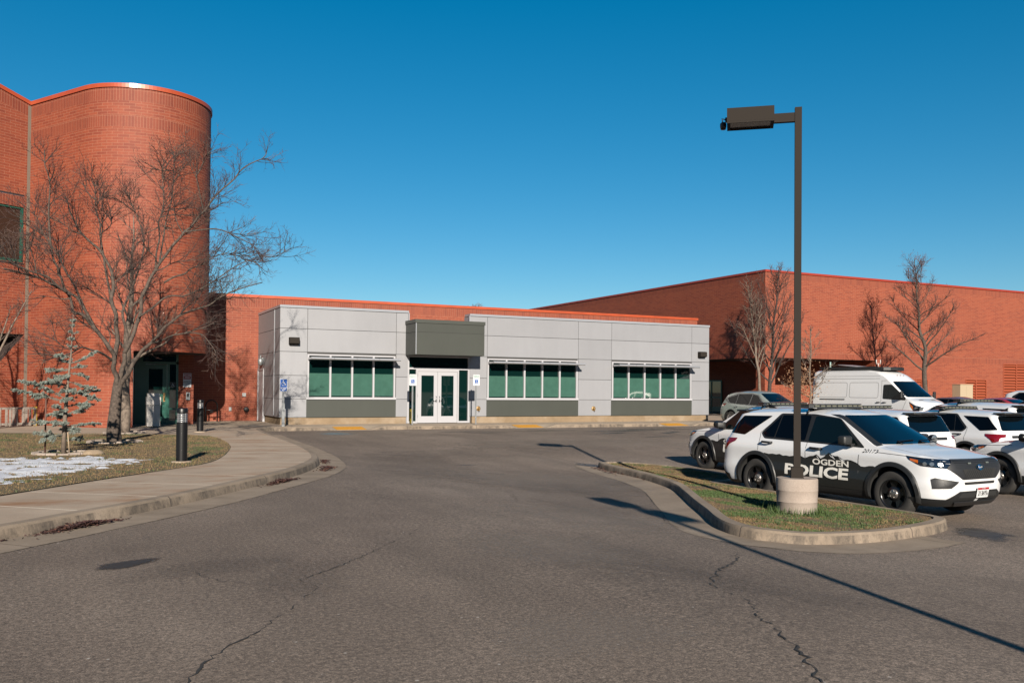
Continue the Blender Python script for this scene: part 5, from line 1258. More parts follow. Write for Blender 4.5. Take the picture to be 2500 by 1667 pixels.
# ---- panel van
def place_lamp_polys(): pass
VANSH = Shell(W=[(.25,.93),(.40,.985),(.7,1.0),(1.1,1.0),(1.35,.985),(1.6,.965)],
    ztop=[(-5.4,2.74),(-5.1,2.78),(-1.9,2.78),(-1.35,2.70),(-.95,2.53),(-.58,2.24),(.34,1.47),(.50,1.40),(.85,1.31),(1.02,1.22)],
    belt=[(-5.2,1.45),(.2,1.38),(.6,1.28),(1.0,1.02)], tumble=.085, crown=.16, zb=.30,
    xf=[(.30,.90),(.5,1.0),(.8,1.04),(1.05,1.02),(1.2,.97),(1.3,.90),(1.45,.7)], xr=[(.30,-5.2),(.5,-5.24),(2.0,-5.20),(2.6,-5.12),(2.74,-5.0)], xcf=.1, xcr=-4.7, nf=3.6, nr=7, rs=.10)
def van():
    sh = VANSH; t = thing('panel_van', 'tall white panel van with a black roof fairing parked facing the road', 'van')
    sh.mesh_obj('body', [WHP, CLAD, WELL], t, [(0,.38),(-3.75,.38)], lowfn=lambda c: c.z < .36 or (1.50 < c.z < 2.16 and -.75 < c.x < .5 and c.x > .36-(c.z-1.42)*1.12 and abs(c.y) < .93), ar=.43)
    sh.decal('windshield', GLV, t, [rounded([(-.90,1.47),(.90,1.47),(.80,2.17),(-.80,2.17)], .08)], ('front',), .008, .1)
    for sd in (1,-1):
        P = ('side', sd)
        sh.decal('side_window', SIDEGLASS, t, [rounded([(-.98,2.02),(-.55,2.03),(.22,1.42),(.20,1.33),(-.99,1.38)], .06)], P, .008, .09)
        for pl in ([(-1.08,2.2),(-1.08,.5)],[(.25,1.36),(.05,.9)],[(-1.10,2.2),(-.5,2.22)]): sh.decal('door_seam', SEAM, t, [line_poly(pl, .012)], P, .003, .1)
        def ring(x0, x1, z0, z1): 
            q = rounded([(x0,z0),(x1,z0),(x1,z1),(x0,z1)], .1, 4); return [line_poly([a, b], .014) for a, b in zip(q, q[1:]+q[:1])]
        sh.decal('panel_crease', SEAM, t, ring(-2.85,-1.25,1.42,2.12)+ring(-4.9,-3.0,1.42,2.12)+[line_poly([(-1.2,2.30),(-4.9,2.30)], .014), line_poly([(-1.2,2.42),(-4.9,2.42)], .010)], P, .003, .2)
        sh.decal('door_track', CLAD, t, [rounded([(-4.6,1.30),(-3.1,1.30),(-3.1,1.345),(-4.6,1.345)], .01)], P, .012, .2)
        sh.decal('side_moulding', CLAD, t, [[(-5.0,.60),(-4.25,.60),(-4.25,.70),(-5.0,.70)],[(-3.25,.55),(-.55,.55),(-.55,.70),(-3.25,.70)]], P, .014, .3)
        for hx in (-1.22,-.90): mb = MB(); mb.tube([(hx-.1,sd*.985,1.21),(hx-.06,sd*1.03,1.22),(hx+.06,sd*1.03,1.22),(hx+.1,sd*.985,1.21)], .02, 6); mb.obj('door_handle', CLAD, t)
        arch_ring(t, 0, .38, .425, .46, sd, sh, -5, 185, bulge=.012); arch_ring(t, -3.75, .38, .425, .46, sd, sh, -5, 185, bulge=.012)
        mb = MB(); mb.prism([(.07,sd*1.05),(.17,sd*1.07),(.15,sd*1.22),(.06,sd*1.21)], 1.42, 1.72); o = bevel(mb.obj('mirror', CLAD, t, recalc=True), .03)
        mb = MB(); mb.tube([(.12,sd*.96,1.40),(.12,sd*1.10,1.45)], .03, 6); mb.tube([(.12,sd*.96,1.55),(.12,sd*1.10,1.6)], .025, 6); mb.obj('mirror_arm', CLAD, t)
        sh.decal('headlight', LMPK, t, [rounded([(38*sd,1.04),(54*sd,1.10),(69*sd,1.27),(65*sd,1.05),(60*sd,.90),(41*sd,.88)], .02)], ('polar',.0), .008, .06)
        sh.decal('lamp_lens', LENS, t, [[((a_+r_*48*math.cos(q))*sd, .965+r_*math.sin(q)) for q in [i*math.pi/6 for i in range(12)]] for a_, r_ in ((44,.085),(53,.08))], ('polar',.0), .014, .06)
        sh.decal('turn_lamp', AMB, t, [[(59*sd,.90),(66*sd,1.10),(67*sd,1.20),(60*sd,1.06)]], ('polar',.0), .014, .06)
        sh.decal('tail_light', REDL, t, [[(-5.14,1.0),(-5.02,1.0),(-5.02,1.7),(-5.14,1.7)]], P, .012, .2)
    sh.decal('grille', GRIL, t, [rounded([(-.52,.98),(.52,.98),(.48,.72),(-.48,.72)], .05)], ('front',), .010, .1)
    sh.decal('grille_bars', CHR, t, [line_poly([(-.5,z),(.5,z)], .02) for z in (.80,.90)], ('front',), .018, .1)
    sh.decal('bumper', CLAD, t, [[(-60,.30),(60,.30),(60,.62),(30,.66),(-30,.66),(-60,.62)]], ('polar',.0), .010, .08)
    sh.decal('hood_vent', WELL, t, [[(.55,s_*.28),(.60,s_*.28),(.60,s_*.58),(.55,s_*.58)] for s_ in (1,-1)], ('top',), .006, .1)
    for y in (-.22,0,.22): mb = MB(); mb.lathe([(.03,0),(.026,.02),(0,.024)], (-.80,y,2.445), n=10); mb.obj('roof_lamp', REDL, t)
    mb = MB(); mb.prism([(-1.15,.72),(-.98,.45),(-.92,0),(-.98,-.45),(-1.15,-.72),(-1.6,-.78),(-4.8,-.78),(-4.8,.78),(-1.6,.78)], 2.80, 2.87); mb.prism([(-1.2,.70),(-1.6,.74),(-4.7,.74),(-4.7,.66),(-1.6,.66)], 2.70, 2.80); mb.prism([(-1.2,-.70),(-1.6,-.66),(-4.7,-.66),(-4.7,-.74),(-1.6,-.74)], 2.70, 2.80)
    for v_ in range(len(mb.v)):
        x, y, z = mb.v[v_]
        if x > -1.3 and z > 2.79: mb.v[v_] = (x, y, z-.12 if z < 2.84 else z-.05)
    bevel(mb.obj('roof_rack', CLAD, t, recalc=True), .01)
    mb = MB(); mb.box(-3.9,-2.9,-.5,.5,2.92,2.95); mb.v = [(x, y, z+(x+3.4)*-.10) for x, y, z in mb.v]; mb.obj('roof_panel', ALU, t)
    mb = MB(); mb.tube([(-2.0,0,2.86),(-2.0,0,3.02)], .02, 6); mb.tube([(-2.0,-.14,3.02),(-2.0,.14,3.02)], .015, 6)
    for y in (-.14,.14): mb.tube([(-2.0,y,3.0),(-2.0,y,3.2)], .025, 6)
    mb.obj('antenna', PLAST, t)
    for x in (0,-3.75):
        for y in (.86,-.86): wheel(t, x, y, .36, .21, .22, 'silver')
    return t
put(van(), 34.1, 28.3, .0, math.pi-.06)

def car(name, label, cat, paint, W, zt, belt, hw, glz, roofx, wb=2.7, wr=.34, roof=None, rr=0, tail=REDL):
    """smaller parked cars: hw = (front length, rear length) from the axles; glz = side glass outline"""
    sh = Shell(W=W, ztop=zt, belt=belt, tumble=.42, crown=.09, zb=.22, xf=[(.25,hw[0]-.12),(.4,hw[0]-.02),(.6,hw[0]),(.75,hw[0]-.06),(.9,hw[0]-.22)],
        xr=[(.25,-wb-hw[1]+.1),(.5,-wb-hw[1]),(.9,-wb-hw[1]+.02),(1.1,-wb-hw[1]+.12),(1.5,-wb-hw[1]+.35)], xcf=.0, xcr=-wb-.2, nf=3.6, nr=4.5)
    t = thing(name, label, cat)
    sh.mesh_obj('body', [paint, CLAD, WELL], t, [(0,wr+.01),(-wb,wr+.01)], lowfn=lambda c: c.z < .27, ar=wr+.06, depth=.58)
    f0, f1, z0, z1, r0, r1, rz0, rz1 = roofx
    sh.decal('windshield', GLV, t, [rounded([(-.68,z0),(.68,z0),(.56,z1),(-.56,z1)], .06)], ('front',), .006, .08)
    sh.decal('back_window', GLV, t, [rounded([(-.62,rz0),(.62,rz0),(.5,rz1),(-.5,rz1)], .06)], ('rear',), .006, .08)
    if roof is not None:
        sh.decal('roof_panel', roof, t, [rounded([(f0-.45,-.50),(f0-.45,.50),(r0,.50),(r0,-.50)], .1)], ('top',), .004, .1)
    for sd in (1,-1):
        P = ('side', sd)
        sh.decal('window_trim', mat('trim_dark_chrome', (.25,.25,.25), .3, .8) if rr else CLAD, t, [rounded(glz[0], .04)], P, .004, .07)
        for q in glz[1:]: sh.decal('side_window', GLS, t, [rounded(q, .03)], P, .009, .07)
        sh.decal('tail_light', REDL, t, [[(100*sd,belt[0][1]-.02),(112*sd,belt[0][1]-.17),(135*sd,belt[0][1]-.2),(140*sd,belt[0][1]-.04)]], ('polar', -wb-.2), .01, .05)
        sh.decal('headlight', LENS, t, [[(32*sd,.70),(62*sd,.78),(60*sd,.68),(36*sd,.60)]], ('polar', 0), .008, .05)
        sh.decal('door_seam', SEAM, t, [line_poly([(-wb*.5-.12,.92),(-wb*.5-.12,.35)], .01), line_poly([(-.42,.92),(-.48,.35)], .01), line_poly([(-wb+.25,.95),(-wb+.33,.75)], .01)], P, .003, .1)
        for hx in (-wb*.5+.1,-wb+.38): mb = MB(); mb.tube([(hx-.09,sd*.90,.93),(hx-.05,sd*.935,.935),(hx+.05,sd*.935,.935),(hx+.09,sd*.90,.93)], .014, 6); mb.obj('door_handle', CHR, t)
        mb = MB(); mb.prism([(-.70,sd*.92),(-.58,sd*.93),(-.56,sd*1.07),(-.66,sd*1.09)], 1.02, 1.15); bevel(mb.obj('mirror', CLAD if not rr else paint, t, recalc=True), .03)
        arch_ring(t, 0, wr+.01, wr+.055, wr+.095, sd, sh, -8, 188, bulge=.012); arch_ring(t, -wb, wr+.01, wr+.055, wr+.095, sd, sh, -8, 188, bulge=.012)
        for x in (0,-wb): wheel(t, x, sd*.80, wr, wr*.68, .22, 'alloy')
    sh.decal('grille', GRIL, t, [rounded([(-.4,.68),(.4,.68),(.35,.5),(-.35,.5)], .04)], ('front',), .008, .08)
    return t
WC = [(.20,.80),(.30,.87),(.42,.905),(.60,.915),(.78,.905),(.90,.89),(.98,.86),(1.05,.83)]
c = car('compact_suv', 'silver green compact SUV parked beside the right end of the grey building', 'suv', PAINT('sage_paint', (.27,.31,.29)), WC,
    [(-3.6,1.48),(-3.0,1.62),(-2.2,1.68),(-1.4,1.67),(-1.05,1.60),(-.1,1.06),(.2,1.02),(.7,.88),(.85,.75)], [(-3.5,1.10),(-1.5,1.02),(0,.93),(.8,.72)], (.88,.95),
    [[(-.45,.99),(-1.1,1.48),(-1.6,1.56),(-2.5,1.55),(-3.2,1.35),(-3.25,1.22),(-2.9,1.08),(-1.5,1.0)], [(-.58,1.02),(-1.13,1.44),(-1.45,1.50),(-1.5,1.03)], [(-1.56,1.03),(-1.52,1.51),(-2.40,1.50),(-2.42,1.06)], [(-2.46,1.07),(-2.45,1.49),(-3.1,1.32),(-2.86,1.11)]],
    (-1.05,-.1,1.08,1.55,-2.9,-3.3,1.12,1.45), 2.71, .355, None, 1); put(c, 28.75, 30.7, .02, math.pi-.02)
ZS = [(-3.9,1.02),(-3.5,1.08),(-2.9,1.33),(-2.3,1.43),(-1.5,1.46),(-1.1,1.38),(-.1,.98),(.2,.95),(.7,.82),(.85,.7)]
GS = [[(-.45,.93),(-1.2,1.33),(-1.6,1.38),(-2.4,1.36),(-3.0,1.15),(-2.9,1.02),(-1.5,.95)], [(-.6,.96),(-1.22,1.30),(-1.55,1.34),(-1.58,.97)], [(-1.64,.97),(-1.62,1.34),(-2.35,1.32),(-2.8,1.12),(-2.75,1.01)]]
c = car('parked_sedan', 'dark maroon sedan behind the white van nose, only its roof showing above the SUVs', 'car', PAINT('maroon_paint', (.16,.06,.045)), WC, ZS, [(-3.8,.98),(-1.5,.93),(0,.86),(.8,.68)], (.9,1.05), GS, (-1.05,-.1,1.0,1.36,-2.4,-3.3,1.1,1.32), 2.8, .34); put(c, 37.6, 27.2, .04, math.pi)
c = car('red_car', 'bright red car at the far right, only its curved roof showing below the louvers', 'car', PAINT('red_paint', (.36,.02,.02)), WC, ZS, [(-3.8,.98),(-1.5,.93),(0,.86),(.8,.68)], (.9,1.05), GS, (-1.05,-.1,1.0,1.36,-2.4,-3.3,1.1,1.32), 2.8, .34); put(c, 40.6, 27.0, .02, math.pi)
c = car('white_pickup', 'white pickup cab at the far right edge beside the red car', 'pickup', WHP, [(a, b*1.08) for a, b in WC], [(-3.9,1.72),(-3.2,1.84),(-2.2,1.88),(-1.4,1.86),(-1.05,1.78),(-.1,1.25),(.2,1.22),(.7,1.15),(.85,1.0)], [(-3.5,1.22),(-1.5,1.2),(0,1.12),(.8,.95)], (.95,1.1),
    [[(-.45,1.22),(-1.1,1.68),(-1.6,1.74),(-2.9,1.73),(-3.2,1.55),(-3.25,1.3),(-1.5,1.22)], [(-.58,1.24),(-1.13,1.64),(-1.65,1.69),(-1.7,1.25)], [(-1.76,1.25),(-1.72,1.69),(-2.85,1.68),(-3.05,1.5),(-3.05,1.3)]],
    (-1.05,-.1,1.28,1.75,-2.9,-3.3,1.32,1.7), 3.0, .38); put(c, 43.1, 26.2, .0, math.pi)

# ------------------------------------------------------------------ trees
BARK = mat('bark', (.15,.11,.085), .9, col2=(.04,.029,.022), vscale=14, bump=.9, bscale=30); BARKL = mat('bark_pale', (.27,.21,.16), .85, col2=(.15,.11,.085), vscale=12)
TWIG = mat('twig', (.085,.040,.032), .8, col2=(.26,.18,.13), vscale=2.2, thr=(.30,.48)); TWIGR = mat('twig_red', (.16,.055,.042), .8, col2=(.22,.10,.07), vscale=3); BARKD = mat('bark_dark', (.045,.033,.028), .9, var=.4, vscale=12, bump=.6)
def wander(p, d, L, n, jit, up, rnd):
    pts = [p.copy()]; d = d.normalized()
    for i in range(n):
        d = (d+Vector((rnd.gauss(0,jit), rnd.gauss(0,jit), rnd.gauss(0,jit)+up))).normalized(); pts.append(pts[-1]+d*L/n)
    return pts
def sprout(mb, pts, r0, level, rnd, cfg, maxd=None):
    """side shoots along a branch"""
    L = sum((b-a).length for a, b in zip(pts[:-1], pts[1:]))
    n = max(1, int(L*cfg['dens'][level]))
    for k in range(n):
        t = rnd.uniform(cfg.get('t0', .15), 1); q = t*(len(pts)-1); i = min(int(q), len(pts)-2); p = pts[i].lerp(pts[i+1], q-i); d = (pts[i+1]-pts[i]).normalized()
        side = Vector((rnd.gauss(0,1), rnd.gauss(0,1), rnd.gauss(.25,.8))); side = (side-d*side.dot(d)).normalized()
        a = rnd.uniform(*cfg['ang']); nd = d*math.cos(a)+side*math.sin(a)
        l = cfg['len'][level]*rnd.uniform(.45, 1.2)*(1.2-.8*t); r = cfg['rad'][level]*rnd.uniform(.7, 1.1)
        ns = (6, 4, 3)[min(level, 2)]
        bp = wander(p, nd, l, ns, cfg['jit'], cfg['up'], rnd)
        mb.tube(bp, [r*(1-.75*j/ns) for j in range(ns+1)], (5, 3, 3)[min(level, 2)], min(1, level) if not cfg.get('flip') else level and 1, cap=False)
        if level+1 < len(cfg['len']): sprout(mb, bp, r, level+1, rnd, dict(cfg, t0=.2))
def more_limbs(L_, seed, n=3):
    rnd = random.Random(seed); out = []
    for pts, r0, r1, spr in L_:
        if not spr: continue
        P = [Vector(p) for p in pts]
        for k in range(n):
            q = rnd.uniform(.3, .92)*(len(P)-1); i = min(int(q), len(P)-2); p = P[i].lerp(P[i+1], q-i); d = (P[i+1]-P[i]).normalized()
            s_ = Vector((rnd.gauss(0,1), rnd.gauss(0,.8), rnd.gauss(.0,.7))); s_ = (s_-d*s_.dot(d)).normalized(); bp = wander(p, d*.6+s_*.8, rnd.uniform(.7,1.5)*(1.25-q/len(P)*.8), 7, .15, .03, rnd)
            out.append((bp, .018, .006, .1))
    return out
def tree_from_limbs(name, label, base, trunk, limbs, cfg, seed, m_tr, m_tw, group=None):
    t = thing(name, label, 'tree', base, 0, group); rnd = random.Random(seed)
    mt = MB(); mc = MB()
    for pts, r0, r1, spr in trunk+limbs:
        P = [Vector(p) for p in smooth3(pts)]; n = len(P)
        mt.tube(P, [r0+(r1-r0)*i/(n-1) for i in range(n)], 12 if r0 > .08 else 7, 0, cap=True)
        if spr: sprout(mc, P[int(n*spr):], r1, 0, rnd, cfg)
    o = mt.obj('trunk', m_tr, t); rel(o, t); o = mc.obj('crown', m_tw, t); rel(o, t); return t
def smooth3(pts, k=3):
    P = [Vector(p) for p in pts]; out = []
    for i in range(len(P)-1):
        p1, p2 = P[i], P[i+1]; p0 = P[i-1] if i else p1*2-p2; p3 = P[i+2] if i+2 < len(P) else p2*2-p1
        for j in range(k):
            t = j/k; out.append(.5*((2*p1)+(p2-p0)*t+(2*p0-5*p1+4*p2-p3)*t*t+(3*p1-p0-3*p2+p3)*t**3))
    out.append(P[-1]); return out
LIMBS = [
     [(1.08, 26.2, 1.58), (1.01, 26.08, 1.89), (0.96, 25.96, 2.31), (0.83, 25.84, 2.65), (0.54, 25.72, 3.07), (0.26, 25.6, 3.39), (-0.01, 25.48, 3.57), (-0.19, 25.36, 4.02), (-0.7, 25.24, 4.3), (-1.1, 25.12, 4.4), (-1.54, 25.0, 4.49)] ,
     [(0.54, 25.7, 3.07), (0.22, 25.58, 3.72), (-0.17, 25.46, 4.01), (-0.29, 25.33, 4.34), (-0.36, 25.21, 4.63), (-0.5, 25.09, 4.87), (-0.6, 24.97, 5.97), (-0.62, 24.84, 6.6), (-0.68, 24.72, 7.05), (-0.7, 24.6, 7.37)] ,
     [(-0.16, 25.2, 3.99), (-0.58, 24.9, 4.29), (-1.0, 24.6, 4.44), (-1.41, 24.3, 4.56), (-1.57, 24.0, 4.9)] ,
     [(0.97, 26.2, 2.31), (1.07, 26.3, 2.88), (1.01, 26.4, 3.58), (0.95, 26.5, 4.29), (0.89, 26.6, 4.81), (0.59, 26.7, 5.34), (0.15, 26.8, 5.8), (-0.12, 26.9, 6.36), (-0.24, 27.0, 6.75)] ,
     [(1.02, 26.6, 3.59), (0.7, 26.82, 5.25), (0.62, 27.05, 6.1), (0.5, 27.27, 6.85), (0.45, 27.5, 7.4)] ,
     [(1.08, 26.2, 1.58), (1.38, 26.07, 2.07), (1.54, 25.95, 2.45), (1.85, 25.82, 2.81), (2.2, 25.7, 3.24), (2.63, 25.57, 3.59), (3.29, 25.45, 3.87), (3.8, 25.32, 4.22), (4.65, 25.2, 4.54)] ,
     [(1.88, 26.2, 2.82), (2.39, 25.75, 3.02), (2.86, 25.3, 3.12), (3.22, 24.85, 2.89), (3.37, 24.4, 2.34)] ,
     [(1.23, 26.2, 2.53), (1.45, 26.24, 3.12), (1.58, 26.29, 3.53), (1.63, 26.33, 4.04), (1.87, 26.37, 4.59), (2.1, 26.41, 5.05), (2.46, 26.46, 5.58), (2.77, 26.5, 5.98), (3.05, 26.54, 6.31), (3.33, 26.59, 6.71), (3.72, 26.63, 7.28), (4.09, 26.67, 7.67), (4.49, 26.71, 8.1), (4.87, 26.76, 8.35), (5.04, 26.8, 8.64)] ,
     [(1.08, 26.2, 1.58), (1.2, 26.2, 2.12), (1.23, 26.2, 2.53)] ,
     [(2.0, 26.4, 4.89), (2.1, 26.65, 5.8), (2.18, 26.9, 6.54), (2.23, 27.15, 7.37), (2.34, 27.4, 8.07)] ,
     [(2.1, 26.5, 5.06), (2.23, 26.88, 5.84), (2.42, 27.25, 7.0), (2.54, 27.62, 8.07), (2.55, 28.0, 8.58)] ,
     [(3.26, 26.6, 6.59), (3.11, 26.5, 7.3), (2.86, 26.4, 7.84)] ,
     [(2.22, 26.4, 4.51), (2.73, 26.2, 4.81), (3.0, 26.0, 4.95), (3.39, 25.8, 5.17), (3.81, 25.6, 5.35), (4.55, 25.4, 5.2)] ,
     [(2.76, 26.4, 5.96), (3.51, 26.55, 6.12), (4.1, 26.7, 6.02), (4.7, 26.85, 5.79), (5.03, 27.0, 5.35)] ,
     [(1.2, 26.2, 2.12), (1.31, 26.45, 2.91), (1.21, 26.7, 3.7), (1.52, 26.95, 4.64), (1.73, 27.2, 5.61), (1.52, 27.45, 6.55), (1.2, 27.7, 7.38)] ,
     [(0.97, 26.2, 2.31), (0.59, 25.7, 2.53), (0.2, 25.2, 2.61), (-0.26, 24.7, 2.39), (-1.03, 24.2, 2.39)] ,
     [(1.57, 26.2, 3.52), (2.18, 25.9, 4.02), (2.67, 25.6, 4.13), (3.37, 25.3, 4.47), (4.17, 25.0, 5.04), (4.55, 24.7, 4.87)] ,
     [(0.85, 26.2, 2.66), (0.4, 26.58, 3.43), (-0.01, 26.96, 4.33), (-0.42, 27.34, 5.23), (-0.94, 27.72, 5.92), (-1.24, 28.1, 5.5)] ,
]

RAD = [(.10,.025),(.06,.015),(.045,.012),(.10,.02),(.05,.012),(.09,.018),(.04,.010),(.085,.014),(.11,.085),(.04,.010),(.04,.010),(.025,.008),(.04,.010),(.035,.010),(.07,.012),(.05,.012),(.045,.010),(.06,.014)]
rj = random.Random(77)
def jag(L_):
    P = smooth3(L_, 2); return [P[0]]+[p+Vector((rj.gauss(0,.02), rj.gauss(0,.02), rj.gauss(0,.02))) for p in P[1:-1]]+[P[-1]]
limbs = [(jag(L_), a*.68, b*.68, .25 if i not in (8,) else 0) for i, (L_, (a, b)) in enumerate(zip(LIMBS, RAD))]
CFG = dict(dens=[8,8.5,8], len=[1.2,.6,.3], rad=[.0105,.0064,.0048], ang=(.4,1.0), jit=.10, up=.03)
limbs += more_limbs([l_ for i, l_ in enumerate(limbs) if i in (0,3,4,5,7,9,10,14,17)], 31, 4)+more_limbs([l_ for i, l_ in enumerate(limbs) if i not in (0,3,4,5,7,8,9,10,14,17)], 32, 1)
tree_from_limbs('deciduous_tree', 'large bare spreading tree on the lawn in front of the rounded brick tower', (1.03,26.2,.15),
    [([(1.03,26.2,.08),(1.0,26.2,.5),(1.03,26.2,1.0),(1.08,26.2,1.62),(1.10,26.2,1.85)], .20, .10, 0)], limbs, CFG, 5, BARK, [BARKD, TWIG], None)
mb = MB()
def stone_ring(x, y, r, label, nst=14, seed=1, m_=None):
    rnd = random.Random(seed); mb = MB()
    for k in range(nst):
        a = 2*math.pi*k/nst; c = Vector((x+r*math.cos(a), y+r*math.sin(a))); w_ = math.pi*r/nst*1.02; tx = Vector((-math.sin(a), math.cos(a))); nx = Vector((math.cos(a), math.sin(a))); h = .015+rnd.uniform(0,.03); wi = .05+rnd.uniform(0,.03)
        q = [c-tx*w_-nx*wi, c+tx*w_-nx*wi, c+tx*w_*.95+nx*wi, c-tx*w_*.95+nx*wi]; mb.prism([(p.x,p.y) for p in q], .14, .17+h)
    o = bevel(mb.obj('stone_ring', m_ or CYLC), .02); tag(o, label, 'edging'); return o
stone_ring(1.03, 26.2, .62, 'ring of pale edging stones round the foot of the big lawn tree', 14, 1)
stone_ring(1.51, 31.4, .55, 'pale edging ring round the foot of the second lawn tree', 14, 2)
stone_ring(-.16, 22.12, .55, 'pale curved edging round the foot of the small blue conifer', 16, 3)
mb = MB(); mb.lathe([(0,.10),(.10,.095),(.19,.05),(.21,0)], n=12); o = mb.obj('boulder', mat('tan_stone', (.36,.27,.18), .9, var=.2, vscale=6, bump=.6), None); o.scale = (1.2,.8,1); o.location = (.42,21.75,.16); o.rotation_euler.z = .4; tag(o, 'rounded tan stone lying beside the edging of the small conifer', 'stone')

def auto_tree(name, label, base, top, r0, nb, spread, cfg, seed, m_tr, m_tw, z0=.25, group=None, stems=1, up=.6, leaves=None):
    rnd = random.Random(seed); base = Vector(base); top = Vector(top); H_ = (top-base).length; limbs_ = []
    trunk = [base+(top-base)*t+Vector((rnd.gauss(0,.02), rnd.gauss(0,.02), 0))*H_*(t*(1-t))*1.1 for t in [i/9 for i in range(10)]]
    T_ = [(trunk, r0, .012, .45)]
    for k in range(nb):
        t = z0+(1-z0)*((k+.5)/nb)**1.0*.93; q = t*9; i = min(int(q), 8); p = trunk[i].lerp(trunk[i+1], q-i)
        a = k*2.4+rnd.uniform(-.4,.4); e = up+rnd.uniform(-.2,.25)+.3*t; L = spread*(1.08-t)**.8*rnd.uniform(.75,1.15)
        d = Vector((math.cos(a)*math.cos(e), math.sin(a)*math.cos(e), math.sin(e)))
        bp = wander(p, d, L, 6, .10, .05, rnd); limbs_.append((bp, r0*.42*(1.1-t), .008, .12))
    return tree_from_limbs(name, label, base, T_, limbs_, cfg, seed, m_tr, m_tw, group)
C2 = dict(dens=[8,7,6], len=[.85,.45,.22], rad=[.012,.0075,.0055], ang=(.45,1.1), jit=.14, up=.05)
auto_tree('deciduous_tree', 'second bare tree with a pale trunk just behind the big lawn tree', (1.51,31.4,.1), (1.7,31.6,7.2), .17, 13, 2.6, C2, 11, BARKL, [BARKD, TWIGR], .3)
rnd = random.Random(6); ST = []
for k in range(8):
    a = k*.785+rnd.uniform(-.3,.3); e = rnd.uniform(.9,1.35); bp = wander(Vector((-3.3,34.2,.1)), Vector((math.cos(a)*math.cos(e), math.sin(a)*math.cos(e)*.6, math.sin(e))), rnd.uniform(4.2,6.0), 8, .05, .01, rnd); ST.append((bp, .075, .012, .3))
tree_from_limbs('deciduous_tree', 'bare many stemmed tree outside the left edge that throws its shadow on the wall', (-3.3,34.2,.1), [], ST, C2, 12, BARKL, [BARK, TWIG])
C3 = dict(dens=[8.5,7,5], len=[1.0,.55,.3], rad=[.014,.009,.0075], ang=(.4,1.0), jit=.15, up=.06)
C3u = dict(C3, len=[.9,.5,.28], dens=[6.5,6,5], rad=[.014,.009,.0075])
auto_tree('deciduous_tree', 'dark upright bare tree at the corner of the brick hall', (37.6,41.8,.1), (38.4,41.8,9.0), .14, 28, 5.2, C3u, 13, BARKD, [BARKD, TWIGR], .2, up=.8)
auto_tree('deciduous_tree', 'pale leaning bare tree left of the dark upright one by the brick hall', (37.1,41.6,.1), (35.7,41.4,8.0), .11, 20, 3.8, C3u, 21, BARKL, [BARKL, TWIG], .3, up=1.0)
t4 = auto_tree('small_tree', 'small pale tree with clinging dry leaves left of the white van', (32.6,33.2,.1), (32.4,33.0,4.9), .07, 16, 2.0, dict(C3, len=[.5,.25,.15]), 14, BARKL, [BARKL, TWIG], .2, up=.5)
rnd = random.Random(3); mb = MB()
for k in range(1500):
    a = rnd.uniform(0, 6.28); r_ = abs(rnd.gauss(0, .6)); x, y, z = 31.7+r_*math.cos(a), 33.0+r_*math.sin(a)*.9, 2.0+rnd.gauss(0, .5); s_ = rnd.uniform(.018,.034)
    q = [Vector((rnd.gauss(0,s_), rnd.gauss(0,s_), rnd.gauss(0,s_))) for _ in range(4)]; mb.face([(x+w_.x, y+w_.y, z+w_.z) for w_ in q])
rel(mb.obj('dry_leaves', mat('leaf_tan', (.36,.19,.10), .8, var=.4, vscale=3), t4), t4)
auto_tree('deciduous_tree', 'tall bare tree rising above the hall roof behind the white van', (49.5,40.2,.1), (48.0,40.0,10.1), .19, 28, 4.6, C3, 15, BARK, [BARKD, TWIGR], .26, up=.5)
auto_tree('distant_tree', 'tip of a far tree just showing above the orange roof edge', (33.1,75,.0), (33.1,75,9.2), .2, 16, 3.0, dict(C3, rad=[.03,.02,.015]), 17, BARKD, [BARKD, TWIGR], .3, up=.8)

